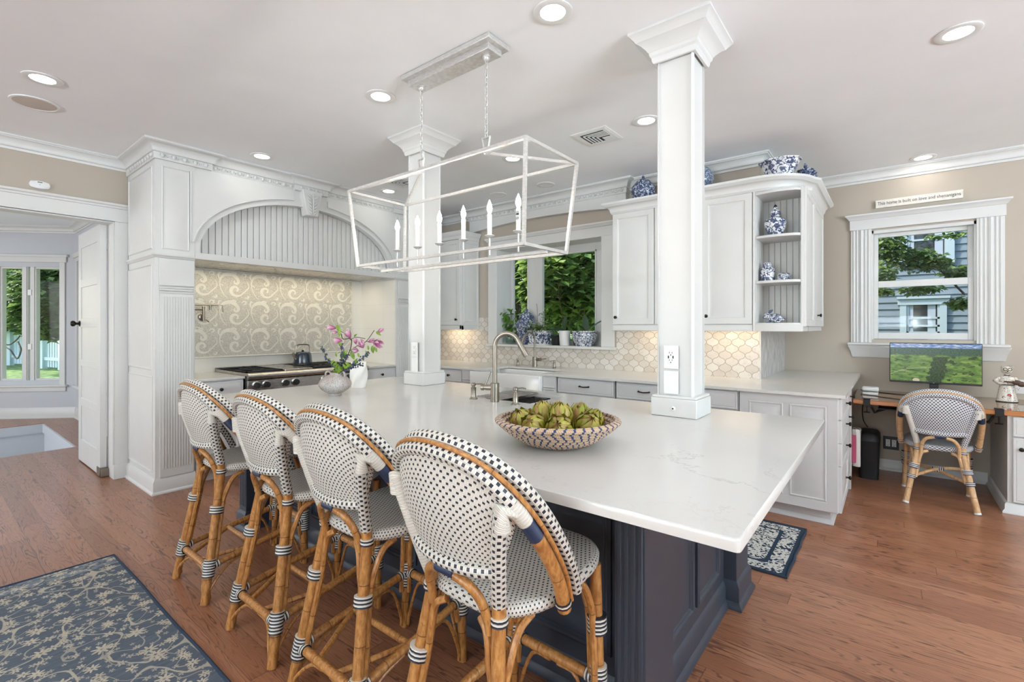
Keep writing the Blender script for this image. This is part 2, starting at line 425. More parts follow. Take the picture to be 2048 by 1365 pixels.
M['berry'] = plain('dusky blue berries', (62, 74, 98), .4, nz=.15, nsc=60)
M['stem'] = plain('brown twig', (84, 70, 46), .8)
M['green'] = plain('fresh green leaves', (116, 146, 40), .45, nz=.14, nsc=25)
# ------------------------------------------------------------------ room shell
ZC = 2.91; XL = -5.53; YS = 4.68; YD = 5.88; XR = -.915
b = MB()
b.box(-5.6, 5.25, -6.5, 6.0, -.12, 0)
b.box(-7.36, -5.6, -3, 1.70, -.12, 0); b.box(-9.52, -7.36, 1.2, 1.70, -.12, 0); b.box(-12.6, -9.52, -3, 1.70, -.12, 0)
struct('floor', b, M['oak'], smooth=False, label='red brown oak board floor', cat='floor')
b = MB(); b.box(-12.6, 5.4, -6.65, 6.0, ZC, ZC+.12)
struct('ceiling', b, M['ceil'], smooth=False, label='flat white ceiling', cat='ceiling')
b = MB()
b.box(-5.65, XL, -6.65, -1.0, 0, ZC); b.box(-5.65, XL, -1.0, 1.16, 2.336, ZC); b.box(-5.65, XL, 1.16, 4.8, 0, ZC)
struct('wall_left', b, M['taupe'], smooth=False, label='taupe wall above the wide doorway')
b = MB()
x0, x1, z0, z1 = -3.95, -2.457, 1.15, 2.37
b.box(-5.53, x0, YS, YS+.12, 0, ZC); b.box(x1, XR, YS, YS+.12, 0, ZC); b.box(x0, x1, YS, YS+.12, 0, z0); b.box(x0, x1, YS, YS+.12, z1, ZC)
b.box(XR-.12, XR, YS+.12, YD+.12, 0, ZC)
struct('wall_back', b, M['taupe'], smooth=False, label='taupe wall behind the sink and upper cabinets')
b = MB()
b.box(XR-.12, -.152, YD, YD+.12, 0, ZC); b.box(.588, 5.25, YD, YD+.12, 0, ZC); b.box(-.152, .588, YD, YD+.12, 0, 1.26); b.box(-.152, .588, YD, YD+.12, 2.325, ZC)
struct('wall_desk', b, M['taupe'], smooth=False, label='taupe wall around the single window over the desk')
b = MB()
b.box(5.25, 5.37, -6.65, -.7, 0, ZC); b.box(5.25, 5.37, 3.1, 6, 0, ZC); b.box(5.25, 5.37, -.7, 3.1, 0, .7); b.box(5.25, 5.37, -.7, 3.1, 2.4, ZC)
struct('wall_right', b, M['taupe'], smooth=False)
b = MB()
b.box(-5.53, -3.6, -6.65, -6.5, 0, ZC); b.box(1.0, 5.25, -6.65, -6.5, 0, ZC); b.box(-3.6, 1.0, -6.65, -6.5, 0, .7); b.box(-3.6, 1.0, -6.65, -6.5, 2.4, ZC)
struct('wall_front', b, M['taupe'], smooth=False)
# sunroom beyond the doorway: bay wall at 45 degrees and side wall
BD = V((-.70711, -.70711, 0)); BN = V((.70711, -.70711, 0)); BP = V((-9.74, 1.575, 0))
def bay(mb, s0, s1, z0, z1, n0, n1): mb.obox(BP, BD, (0, 0, 1), BN, s0, s1, z0, z1, n0, n1)
WZ0, WZ1 = .575, 2.29
b = MB(); bay(b, 0, .19, 0, ZC, -.14, 0); bay(b, .19, 2.6, 0, WZ0, -.14, 0); bay(b, .19, 2.6, WZ1, ZC, -.14, 0); bay(b, 2.6, 4.0, 0, ZC, -.14, 0)
struct('wall_sunroom_bay', b, M['greywall'], smooth=False, label='pale grey bay wall of the sunroom')
b = MB(); b.box(-9.9, -5.65, 1.575, 1.70, 0, ZC)
struct('wall_sunroom_side', b, M['greywall'], smooth=False, label='pale grey side wall of the sunroom')
b = MB(); b.box(-12.75, -12.6, -3.15, -1.25, 0, ZC); b.box(-12.75, -9.7, -3.15, -3.0, 0, ZC); b.box(-7.1, -5.65, -3.15, -3.0, 0, ZC); b.box(-9.7, -7.1, -3.15, -3.0, 0, .65); b.box(-9.7, -7.1, -3.15, -3.0, 2.4, ZC)
struct('wall_sunroom_end', b, M['greywall'], smooth=False)
b = MB(); b.box(-9.60, -9.52, -3, 1.2, -1.9, -.03); b.box(-9.52, -7.28, 1.2, 1.28, -1.9, -.03); b.box(-7.36, -7.28, -3, 1.2, -1.9, -.12); b.box(-9.6, -7.28, -3, 1.3, -2.0, -1.9)
b.box(-9.52, -9.50, -3, 1.2, -.13, -.006); b.box(-9.5, -7.36, 1.18, 1.2, -.13, -.006)
struct('wall_stairwell', b, M['greywall'], smooth=False, label='white stairwell wall below the sunroom floor')

# crown mouldings, baseboards
def crownprof(sg, h=.105, w=.088, z=ZC):
    p = [(0, -h), (.012, -h), (.016, -h+.018), (.03, -h+.022), (.034, -h+.03)]
    for i in range(7):
        a = i/6*pi/2; p.append((.034+(w-.046)*(1-cos(a)), -h+.03+(h-.052)*sin(a)))
    p += [(w-.01, -.016), (w, -.014), (w, 0), (0, 0)]
    return [(sg*d, z+q-.001) for d, q in p]
n = 0
def trim(mb, label=None, mat='trim', **k):
    global n; n += 1
    return struct('trim_%d' % n, mb, M[mat], label=label, cat='trim', **k)
b = MB().sweep([(XL, -6.4), (XL, 1.24)], crownprof(-1)); trim(b, 'white crown moulding over the wide doorway wall', fix=True)
b = MB().sweep([(-5.4, YS), (XR, YS), (XR, YD), (5.2, YD)], crownprof(-1)); trim(b, 'white crown moulding along the back and desk walls', fix=True)
b = MB().sweep([(-9.74-1.9, 1.575-1.9), (-9.74, 1.575), (-5.66, 1.575)], crownprof(-1)); trim(b, 'white crown moulding of the sunroom', fix=True)
def baseprof(sg, h=.12, t=.016): return [(0, 0), (sg*(t+.014), 0), (sg*(t+.014), .012), (sg*t, .026), (sg*t, h-.03), (sg*(t-.006), h-.02), (sg*(t-.008), h), (0, h)]
b = MB().sweep([(-.26, YD), (.66, YD)], baseprof(-1, .10)); struct('baseboard_desk', b, M['trim'], label='white baseboard under the desk', cat='baseboard', fix=True)
b = MB().sweep([(-11.6, -.285), (-9.74, 1.575), (-5.7, 1.575)], baseprof(-1, .16)); struct('baseboard_sunroom', b, M['trim'], label='white baseboard of the sunroom', cat='baseboard', fix=True)
# doorway casing
b = MB()
b.box(XL, XL+.022, -1.1, 1.252, 2.336, 2.455); b.box(XL, XL+.03, -1.1, 1.252, 2.336, 2.35)
b.sweep([(XL, -1.1), (XL, 1.252)], [(0, 2.455), (-.03, 2.455), (-.034, 2.47), (-.05, 2.478), (-.055, 2.495), (0, 2.497)])
b.box(XL, XL+.022, 1.155, 1.252, .13, 2.336); b.box(XL, XL+.03, 1.145, 1.252, 0, .13)
b.box(-5.72, XL, 1.145, 1.165, 0, 2.336); b.box(-5.67, XL, -1.0, 1.145, 2.322, 2.338); b.box(XL, XL+.008, 1.143, 1.155, .13, 2.336)
trim(b, 'white casing of the wide doorway', bev=.002, fix=True)
# door leaf swung open into the sunroom
d = MB(); X0, X1, Y0, Y1 = -6.60, -5.70, 1.088, 1.136
d.box(X0+.02, X1-.02, Y0+.008, Y1-.008, .02, 2.32)
zs = [(.236, .576), (.659, .984), (1.047, 1.378), (1.465, 1.781), (1.863, 2.179)]
zz = [.012]+[q for z in zs for q in z]+[2.33]
for k in range(0, len(zz), 2): d.box(X0+.11, X1-.11, Y0, Y1, zz[k], zz[k+1])
d.box(X0, X0+.11, Y0, Y1, .012, 2.33); d.box(X1-.11, X1, Y0, Y1, .012, 2.33)
dr = struct('door_1', d, M['trim'], bev=.003, label='white five panel door standing open', cat='door')
kb = MB()
for sy in (-1, 1):
    yy = Y0 if sy < 0 else Y1
    prof = [(.012, 0), (.012, .03), (.02, .034), (.029, .045), (.03, .058), (.022, .070), (.002, .074)]
    vs = [[(-6.535+r*cos(2*pi*k/14), yy+sy*h, 1.415+r*sin(2*pi*k/14)) for k in range(14)] for r, h in [(.03, 0), (.03, .006)]+prof]
    kb.loft(vs)
obj('door_knob', kb, M['bronze'], dr, fix=True)
p = MB(); p.box(-5.80, -5.690, Y0-.006, Y1+.006, .004, .085); p.box(-5.69, -5.655, Y0, Y1+.012, .004, .075); obj('pivot_hinge', p, M['nickel'], dr, bev=.003)
# square columns standing on the island top
def column(cx, cy, label):
    t = thing('column', label, 'column', (cx, cy, .921), 'square columns on the island'); t['kind'] = 'thing'
    s = .0955; c = .012; b = MB()
    pl = []
    for sx, sy in ((-1, -1), (1, -1), (1, 1), (-1, 1)):
        q = [(cx+sx*(s-c), cy+sy*s), (cx+sx*(s-.004), cy+sy*(s-.004)), (cx+sx*s, cy+sy*(s-c))]
        pl += q if sx*sy > 0 else q[::-1]
    b.prism(pl, lambda u, v, w: (u, v, w), 1.02, 2.80)
    obj('shaft', b, M['trim'], t, smooth=False, fix=True)
    b = MB(); b.box(cx-.118, cx+.118, cy-.118, cy+.118, .921, 1.014); b.box(cx-.113, cx+.113, cy-.113, cy+.113, 1.014, 1.027)
    obj('plinth', b, M['trim'], t, bev=.004)
    sq = lambda h: [(cx-h, cy-h), (cx+h, cy-h), (cx+h, cy+h), (cx-h, cy+h)]
    prof = [(0, 2.762), (.012, 2.762), (.018, 2.772), (.02, 2.79), (.021, 2.79), (.028, 2.80), (.03, 2.815), (.036, 2.82), (.04, 2.828), (.062, 2.85), (.082, 2.862), (.088, 2.872), (.094, 2.878), (.108, 2.895), (.112, 2.897), (.112, 2.9095), (0, 2.9095)]
    b = MB().sweep(sq(s), [(-d, z) for d, z in prof], closed=True)
    obj('capital', b, M['trim'], t, fix=True, ang=25)
    return t
column(-.872, 2.537, 'white square column on the island beside the artichoke bowl')
column(-2.97, 2.60, 'white square column on the island behind the two vases')
def outlet(name, label, cat, c, U, N, usb=False, blank=False, dark=False, w=.074, h=.118, gang=1):
    t = thing(name, label, cat, c); U, N, Z = V(U), V(N), V((0, 0, 1)); c = V(c); w2 = w/2*gang if gang == 1 else w*.5+.023*(gang-1)*1.0
    b = MB(); b.obox(c, U, Z, N, -w2, w2, -h/2, h/2, 0, .006)
    for q in (-.042, .042): b.obox(c+Z*q, U, Z, N, -.003, .003, -.003, .003, .006, .007)
    obj('cover_plate', b, M['plastic' if dark else 'white'], t, bev=.002)
    if blank: return t
    for g in range(gang):
        o = c+U*((g-(gang-1)/2)*.046)
        b = MB(); b.obox(o, U, Z, N, -.017, .017, -.034, .034, .006, .009); f = obj('receptacle', b, M['white'], t, bev=.002)
        b = MB()
        for q in (-.019, .019):
            for k in (-.007, .007): b.obox(o+Z*(q+.004)+U*k, U, Z, N, -.0012, .0012, -.004, .004, .009, .0095)
            b.obox(o+Z*(q-.008), U, Z, N, -.0025, .0025, -.0025, .0025, .009, .0095)
        if usb:
            for k in (-.012, .012): b.obox(o+U*k, U, Z, N, -.003, .003, -.007, .007, .009, .0096)
        obj('slots', b, M['black'], f)
    return t
cy = 2.537-.0955
outlet('wall_outlet', 'white outlet with two charging ports on the near column', 'outlet', (-.889, cy, 1.225), (1, 0, 0), (0, -1, 0), usb=True)
outlet('blank_plate', 'blank white plate under the outlet of the near column', 'cover plate', (-.889, cy, 1.095), (1, 0, 0), (0, -1, 0), blank=True)
b = MB(); P = V((-.872, 2.537-.118, .964))
b.lathe([(.012, 0), (.012, .003), (.008, .005)], (0, 0, 0), 14); b.v = [(P.x+x, P.y-z, P.z+y) for x, y, z in b.v]
hk = thing('hole_grommet', 'small white round grommet in the plinth of the near column', 'grommet', tuple(P)); obj('ring', b, M['white'], hk, fix=True)
b = MB().lathe([(.004, .003), (.004, .0065)], (0, 0, 0), 10); b.v = [(P.x+x, P.y-z, P.z+y) for x, y, z in b.v]; obj('hole', b, M['black'], hk, fix=True)
cy = 2.60-.0955
outlet('wall_outlet', 'white outlet on the far column behind the vases', 'outlet', (-2.975, cy, 1.20), (1, 0, 0), (0, -1, 0))
outlet('blank_plate', 'blank white plate under the outlet of the far column', 'cover plate', (-2.975, cy, 1.085), (1, 0, 0), (0, -1, 0), blank=True)
# ------------------------------------------------------------------ shared fittings
ZV = (0, 0, 1)
def along(mb, c, N, prof, n=14):
    """lathe a (r, height) profile along direction N"""
    c = V(c); N = V(N).normalized(); A = N.orthogonal().normalized(); B = N.cross(A)
    mb.loft([[c+A*(r*cos(2*pi*k/n))+B*(r*sin(2*pi*k/n))+N*h for k in range(n)] for r, h in prof]); return mb
def knob(c, N, parent, name='knob', s=1.0):
    b = along(MB(), c, N, [(r*s, h*s) for r, h in [(.009, 0), (.006, .004), (.0055, .016), (.012, .02), (.0155, .026), (.0145, .031), (.008, .034), (.001, .035)]])
    return obj(name, b, M['bronze'], parent, fix=True)
RAISED = [(0, 0), (0, .018), (.003, .021), (.052, .021), (.056, .016), (.064, .0125), (.068, .0125), (.098, .019)]
FLATP = [(0, 0), (0, .017), (.004, .021), (.012, .021), (.014, .019), (.018, .019), (.02, .021)]
def front(name, parent, o, U, N, w, h, prof=RAISED, mat='basecab', kn=None):
    """a door or drawer front lying on plane through o; kn = (u, v) of its knob"""
    b = MB().panel(o, U, ZV, N, w, h, prof); f = obj(name, b, M[mat], parent, fix=True, ang=25)
    if kn: knob(V(o)+V(U)*kn[0]+V(ZV)*kn[1]+V(N)*.020, N, f)
    return f
# ------------------------------------------------------------------ island
IX0, IX1, IY0, IY1 = -3.598, -.256, 1.113, 2.82
SK = (-2.125, -1.70, 2.315, 2.70)
t = MB(); T0, T1 = .890, .920; x0, x1, y0, y1 = SK
out = []
for cx, cy, a in ((IX1-.012, IY1-.012, 0), (IX0+.012, IY1-.012, 90), (IX0+.012, IY0+.012, 180), (IX1-.012, IY0+.012, 270)):
    out += [(cx+.012*cos(R(a+q)), cy+.012*sin(R(a+q))) for q in (0, 30, 60, 90)]
def ring(i, z): return [(x+(i if x < -1.9 else -i), y+(i if y < 2 else -i), z) for x, y in out]
rings = [ring(.0, T0), ring(0, T1-.004), ring(.0012, T1-.0012), ring(.004, T1)]
t.loft(rings, True, False)
hole = [(x1, y1), (x0, y1), (x0, y0), (x1, y0)]
n_ = len(t.v); to = [n_-16+k for k in range(16)]
t.add([(x, y, T1) for x, y in hole]+[(x, y, T0) for x, y in hole], [(0, 4, 5, 1), (1, 5, 6, 2), (2, 6, 7, 3), (3, 7, 4, 0)])
hb = n_
for q in range(4):
    a = [to[(q*4+k) % 16] for k in range(4)]; nx = to[(q*4+4) % 16]
    t.f.append(a+[hb+q]); t.uv.append(None); t.f.append([a[-1], nx, hb+(q+1) % 4, hb+q]); t.uv.append(None)
lo = [0+k for k in range(16)]
for q in range(4):
    a = [lo[(q*4+k) % 16] for k in range(4)]; nx = lo[(q*4+4) % 16]
    t.f.append((a+[hb+4+q])[::-1]); t.uv.append(None); t.f.append([a[-1], nx, hb+4+(q+1) % 4, hb+4+q][::-1]); t.uv.append(None)
o = obj('island_countertop', t, M['quartz'], fix=True, ang=30); tag(o, 'large white quartz top of the navy island with a sink cutout', 'countertop')
isl = thing('kitchen_island', 'dark navy panelled kitchen island under the white quartz top', 'island', (-2, 2.1, 0))
BX0, BX1, BY0, BY1 = -3.46, -.655, 1.575, 2.76
b = MB(); b.box(BX0, BX1, BY0, BY0+.02, .0, .889); b.box(BX0, BX1, BY1-.02, BY1, 0, .889); b.box(BX0, BX0+.02, BY0, BY1, 0, .889); b.box(BX1-.02, BX1, BY0, BY1, 0, .889)
obj('body', b, M['navy'], isl, smooth=False)
PROF = [(0, -.001), (0, .0), (.0, .010), (.012, .016), (.02, .014), (.026, .006), (.03, .006), (.034, .0), (.036, -.002)]
k = 5; w = (2.66)/k
for i in range(k):
    b = MB().panel((-3.42+i*w+.03, BY0, .19), (1, 0, 0), ZV, (0, -1, 0), w-.06, .64, PROF); obj('front_panel', b, M['navy'], isl, fix=True, ang=20)
for a, c in ((1.70, 2.034), (2.082, 2.416)):
    b = MB().panel((BX1, a, .185), (0, 1, 0), ZV, (1, 0, 0), c-a, .63, PROF); obj('end_panel', b, M['navy'], isl, fix=True, ang=20)
def ipost(x0, x1, y0, y1, flute):
    b = MB(); b.box(x0, x1, y0, y1, .125, .889); p = obj('corner_post', b, M['navy'], isl, bev=.003)
    if flute:
        f = MB(); 
        for q in range(4):
            xx = x0+(x1-x0)*(.16+.225*q); f.box(xx-.008, xx+.008, y0-.004, y0+.002, .16, .87)
        obj('reeding', f, M['navy'], p, bev=.003)
    b = MB().sweep([(x1, y0), (x1, y1), (x0, y1), (x0, y0)][::-1], [(0, 0), (.03, 0), (.03, .012), (.016, .032), (.014, .034), (.014, .105), (.006, .122), (0, .13)], closed=True)
    obj('post_base', b, M['navy'], isl, fix=True)
ipost(-.70, -.595, 1.413, 1.655, True); ipost(-.70, -.595, 2.52, 2.755, False); ipost(-3.52, -3.415, 1.413, 1.655, True); ipost(-3.52, -3.415, 2.52, 2.755, False)
b = MB(); pr = [(0, 0), (.03, 0), (.03, .012), (.016, .032), (.014, .034), (.014, .095), (.006, .112), (0, .12)]
b.sweep([(BX1, BY1), (BX1, BY0), (BX0, BY0), (BX0, BY1)], [(d, z) for d, z in pr], closed=True)
obj('base_moulding', b, M['navy'], isl, fix=True)
# prep sink, rack, taps on the island
s = thing('prep_sink', 'small undermount steel sink set into the island', 'sink', (-1.91, 2.5, .88))
b = MB(); w = .012
b.box(x0-w, x0, y0-w, y1+w, .70, .889); b.box(x1, x1+w, y0-w, y1+w, .70, .889); b.box(x0, x1, y0-w, y0, .70, .889); b.box(x0, x1, y1, y1+w, .70, .889); b.box(x0-w, x1+w, y0-w, y1+w, .69, .70)
obj('basin', b, M['steel'], s)
b = MB(); along(b, (-1.91, 2.5, .70), (0, 0, 1), [(.045, 0), (.045, .003), (.03, .004), (.028, .001), (.002, .001)]); obj('drain', b, M['nickel'], s, fix=True)
s = thing('drying_rack', 'steel wire drying rack across the left half of the island sink', 'rack', (-2.0, 2.5, .92)); r = .003
b = MB()
for xx in (x0-.012, x0+.21): b.tube([(xx, y0-.005, .9235), (xx, y1+.005, .9235)], .004, 6)
for yy in (y0-.005, y1+.005): b.tube([(x0-.012, yy, .9235), (x0+.21, yy, .9235)], .004, 6)
obj('frame', b, M['steel'], s)
b = MB()
for i in range(1, 26): yy = y0+i*(y1-y0)/26; b.tube([(x0-.012, yy, .9255), (x0+.21, yy, .9255)], .0022, 5)
obj('wires', b, M['steel'], s)
s = thing('sink_grid', 'black wire sink grid standing inside the island sink', 'rack', (-1.85, 2.5, .86))
b = MB(); gx0, gx1 = x0+.20, x0+.33
for yy in (y0+.03, y1-.03):
    b.tube([(gx0, yy, .75), (gx0, yy, .90), (gx1, yy, .90), (gx1, yy, .75)], .0035, 6)
    b.tube([(gx0, yy, .86), (gx1, yy, .86)], .003, 6)
for z in (.90, .86, .75):
    for xx in (gx0, gx1): b.tube([(xx, y0+.03, z), (xx, y1-.03, z)], .0035, 6)
for i in range(7): yy = y0+.03+i*(y1-y0-.06)/6; b.tube([(gx0, yy, .75), (gx1, yy, .75)], .003, 6)
obj('wire_frame', b, M['black'], s)
def faucet(label, x, y, z, hgt, reach, rad, dirx, diry, cols, lever):
    t = thing('faucet', label, 'faucet', (x, y, z))
    b = MB().lathe([(.027, 0), (.027, .112), (.024, .114)], (x, y, z), 24); obj('base', b, M['nickel'], t, fix=True)
    rr = reach/2; zc = z+hgt-rr; pts = [(x, y, z+.11), (x, y, zc)]
    pts += [(x+dirx*rr*(1-cos(a)), y+diry*rr*(1-cos(a)), zc+rr*sin(a)) for a in [R(q) for q in range(12, 160, 12)]]
    b = MB().tube(pts, rad, 16); obj('spout', b, M['nickel'], t)
    e = V(pts[-1]); d = (V(pts[-1])-V(pts[-2])).normalized()
    b = MB(); along(b, e-d*.01, d, [(rad+.001, 0), (rad+.0015, .012), (rad+.004, .10), (rad+.003, .115), (rad-.004, .116)], 16); obj('spray_head', b, M['nickel'], t, fix=True)
    lx, ly = lever
    b = MB(); along(b, (x, y, z+.085), (lx, ly, 0), [(.017, .02), (.017, .06), (.0135, .062), (.0135, .07), (.019, .071), (.019, .088), (.002, .09)], 16); obj('valve', b, M['nickel'], t, fix=True)
    b = MB().tube([(x+lx*.06, y+ly*.06, z+.10), (x+lx*.028, y+ly*.028, z+.185)] if cols else [(x+lx*.085, y+ly*.085, z+.09), (x+lx*.16, y+ly*.16, z+.10)], .005, 8); obj('lever', b, M['nickel'], t)
    return t
faucet('tall gooseneck nickel faucet at the island sink', -1.915, 2.243, .921, .42, .155, .0145, .92, .39, True, (-.9, -.42))
def pump(label, x, y, z, dx, dy, s=1, spout=True):
    t = thing('soap_dispenser', label, 'soap dispenser', (x, y, z))
    b = MB().lathe([(r*s, h*s) for r, h in [(.026, 0), (.026, .004), (.018, .012), (.0165, .016), (.0165, .072), (.0175, .075)]], (x, y, z), 20); obj('body', b, M['nickel'], t, fix=True)
    b = MB().lathe([(r*s, h*s) for r, h in [(.010, .074), (.010, .082), (.0155, .086), (.0155, .098), (.010, .103), (.001, .104)]], (x, y, z), 18)
    if spout: b.tube([(x, y, z+.095*s), (x+dx*.05*s, y+dy*.05*s, z+.094*s), (x+dx*.075*s, y+dy*.075*s, z+.088*s)], .0045*s, 8)
    obj('pump_head', b, M['nickel'], t, fix=True); return t
pump('nickel soap dispenser left of the island faucet', -2.09, 2.238, .921, .62, .78)
pump('nickel soap dispenser right of the island faucet', -1.745, 2.232, .921, .3, .95)

# ------------------------------------------------------------------ range wall
XF = -4.74
def rangetower(label, y0, y1, side):
    t = thing('pilaster_cabinet', label, 'cabinet', (-5.1, (y0+y1)/2, 0), 'pilaster cabinets beside the range')
    b = MB(); b.box(XL+.002, XF, y0, y1, .0, 1.962); obj('lower_body', b, M['cab'], t, smooth=False)
    b = MB(); b.box(XL+.002, XF, y0, y1, 1.982, 2.905); obj('upper_body', b, M['cab'], t, smooth=False)
    b = MB().sweep([(XL+.002, y0), (XF, y0), (XF, y1)], [(0, 1.955), (-.008, 1.957), (-.012, 1.967), (-.024, 1.975), (-.026, 1.988), (0, 1.99)]); obj('band_moulding', b, M['cab'], t, fix=True)
    b = MB().sweep([(XL+.002, y0), (XF, y0), (XF, y1+.002)], [(0, 0), (-.03, 0), (-.03, .012), (-.018, .024), (-.018, .10), (-.008, .118), (-.004, .13), (0, .132)]); obj('base_moulding', b, M['cab'], t, fix=True)
    c = y0+.030; d = y1-.012
    b = MB(); b.box(XF, XF+.014, c, d, .13, 1.66)
    nf = 11; fw = (d-c-.03)/nf
    p = obj('pilaster_board', b, M['cab'], t, bev=.002)
    b = MB()
    for q in range(nf): yy = c+.015+fw*(q+.5); b.box(XF+.013, XF+.0185, yy-fw*.30, yy+fw*.30, .20, 1.635)
    obj('fluting', b, M['cab'], p, bev=.003)
    b = MB(); b.box(XF, XF+.022, c-.006, d+.004, 1.725, 1.952)
    for z, e in ((1.708, .017), (1.69, .02), (1.668, .013)): b.box(XF, XF+e, c-.004, d+.002, z-.007, z+.009)
    obj('capital_block', b, M['cab'], t, bev=.004)
    b = MB().panel((XF, y0+.045, 2.03), (0, 1, 0), ZV, (1, 0, 0), y1-y0-.085, .69, [(0, -.001), (0, .002), (.006, .006), (.012, .0005), (.016, .0005), (.032, .005)]); obj('upper_panel', b, M['cab'], t, fix=True, ang=20)
    if side:
        for z, h in ((2.03, .69), (1.02, .885), (.17, .80)):
            b = MB().panel((XL+.05, y0, z), (1, 0, 0), ZV, (0, -1, 0), XF-XL-.11, h, [(0, -.001), (0, .004), (.008, .010), (.014, .001), (.02, .001), (.045, .007)]); obj('side_panel', b, M['cab'], t, fix=True, ang=20)
    return t
rangetower('white fluted pilaster cabinet left of the range, beside the doorway', 1.254, 1.54, True)
rangetower('white fluted pilaster cabinet right of the range, mostly behind the far column', 3.694, 3.96, False)
AY, AA, AZ, AB = 2.60, 1.022, 2.05, .568
def arch(off=0, n=36, a0=0, a1=180): return [(AY-(AA+off)*cos(R(a0+(a1-a0)*i/n)), AZ+(AB+off)*sin(R(a0+(a1-a0)*i/n))) for i in range(n+1)]
hd = thing('range_hood', 'white arched range hood surround with beadboard and carved keystone', 'range hood', (-4.75, 2.6, 1.972))
fx = lambda y, z, d: (d, y, z)
b = MB(); n0 = 36; A = arch(); top = [(1.542, 2.79)]+[(1.542+(3.692-1.542)*i/n0, 2.79) for i in range(1, n0)]+[(3.692, 2.79)]
for d in (0,):
    for i in range(n0): b.prism([top[i], A[i], A[i+1], top[i+1]], fx, -4.82, XF-.005)
b.box(-4.82, XF-.005, 1.542, 1.579, 2.03, AZ); b.box(-4.82, XF-.005, 3.621, 3.692, 2.03, AZ)
b.prism([(1.542, AZ), (1.578, AZ), (1.542, 2.79)], fx, -4.82, XF-.005); b.prism([(3.622, AZ), (3.692, AZ), (3.692, 2.79)], fx, -4.82, XF-.005)
obj('arched_front', b, M['cab'], hd, smooth=False, fix=True)
b = MB(); b.box(-4.86, XF+.004, 1.542, 3.692, 1.972, 2.03); obj('fascia', b, M['cab'], hd, bev=.003)
b = MB(); nb = 37; bw = 2.06/nb
for i in range(nb): y = AY-1.03+i*bw; b.box(-4.86, -4.838, y+.0018, y+bw-.0018, 2.03, 2.66)
bb = obj('beadboard', b, M['cab'], hd, bev=.004)
b = MB(); b.box(-4.875, -4.856, 1.55, 3.68, 2.03, 2.70); obj('groove_backing', b, M['gap'], bb, smooth=False)
for sgn in (0, 1):
    a0, a1 = (6, 80) if not sgn else (100, 174)
    ar = arch(.055, 22, a0, a1)
    if not sgn: pl = [(1.60, 2.725), (1.60, ar[0][1])]+ar+[(ar[-1][0], 2.725)]; pl[1] = (ar[0][0]-.02, ar[0][1]); pl[0] = (ar[0][0]-.02, 2.725)
    else: pl = [(ar[0][0], 2.725)]+ar+[(ar[-1][0]+.02, ar[-1][1]), (ar[-1][0]+.02, 2.725)]
    c = (sum(p[0] for p in pl)/len(pl), sum(p[1] for p in pl)/len(pl))
    b = MB()
    k = len(ar); base = 0
    yA = [p[0] for p in ar]
    for i in range(k-1): b.prism([(yA[i], 2.725), ar[i], ar[i+1], (yA[i+1], 2.725)], fx, XF-.006, XF+.010)
    if not sgn: b.box(XF-.006, XF+.010, ar[0][0]-.02, ar[0][0], ar[0][1], 2.725)
    else: b.box(XF-.006, XF+.010, ar[-1][0], ar[-1][0]+.02, ar[-1][1], 2.725)
    obj('raised_spandrel', b, M['cab'], hd, smooth=False, fix=True)
    b = MB().tube([(XF+.010, y, z) for y, z in ar], .007, 6); b.tube([(XF+.010, ar[0 if not sgn else -1][0]-(.02 if not sgn else -.02), z) for z in (ar[0 if not sgn else -1][1], 2.725)], .007, 6)
    obj('spandrel_bead', b, M['cab'], hd)
b = MB(); b.prism([(2.485, 2.79), (2.535, 2.53), (2.655, 2.53), (2.705, 2.79)], fx, XF-.06, XF+.05); ky = obj('keystone', b, M['cab'], hd, bev=.006, fix=True)
b = MB()
for r_ in range(6):
    z = 2.735-r_*.034; wv = .066-.006*r_
    for sg in (-1, 1):
        b.tube([(XF+.052, 2.595, z-.03), (XF+.062, 2.595+sg*wv*.5, z-.012), (XF+.054, 2.595+sg*wv, z+.012)], [.004, .010, .004], 7)
b.tube([(XF+.052, 2.595, 2.76), (XF+.064, 2.595, 2.65), (XF+.056, 2.595, 2.545)], [.006, .009, .005], 8)
obj('acanthus_carving', b, M['cab'], ky)
path = [(XL+.002, 1.252), (-4.732, 1.252), (-4.732, 1.66), (-4.752, 1.66), (-4.752, 2.43), (-4.724, 2.43), (-4.724, 2.77), (-4.752, 2.77), (-4.752, 3.66), (-4.732, 3.66), (-4.732, 3.97)]
prof = [(0, 2.768), (.008, 2.77), (.012, 2.778), (.012, 2.822), (.024, 2.826), (.028, 2.834)]+[(.028+.052*(1-cos(a)), 2.834+.052*sin(a)) for a in [i/6*pi/2 for i in range(1, 7)]]+[(.088, 2.89), (.094, 2.893), (.094, 2.909), (0, 2.909)]
b = MB().sweep(path, [(-d, z) for d, z in prof]); hcr = trim(b, 'stepped white crown moulding over the range hood and pilasters', 'cab', fix=True, ang=30)
def eggs(parent, segs, mat, z=2.80, sp=.066):
    for (xa, ya), (xb, yb), N in segs:
        b = MB()
        L = hypot(xb-xa, yb-ya); m = max(1, int(L/sp)); U = V(((xb-xa)/L, (yb-ya)/L, 0)); N = V(N)
        for i in range(m):
            c = V((xa, ya, z))+U*((i+.5)*L/m)
            for q, rr, dz in ((0, .0165, 0), (sp*.5, .006, -.004)):
                if q and i == m-1: continue
                cc = c+U*q
                b.loft([[cc+U*(rr*r0*cos(2*pi*k/10))+V((0, 0, 1))*(rr*1.15*r0*sin(2*pi*k/10)+dz)+N*h for k in range(10)] for r0, h in ((1, 0), (.92, .008), (.6, .014), (.1, .016))])
            b.tube([c+U*(.023*sin(a))+V((0, 0, 1))*(.006-.024*cos(a))+N*.004 for a in [R(q) for q in range(-110, 111, 22)]], .0042, 5)
        obj('egg_and_dart_moulding', b, mat, parent)
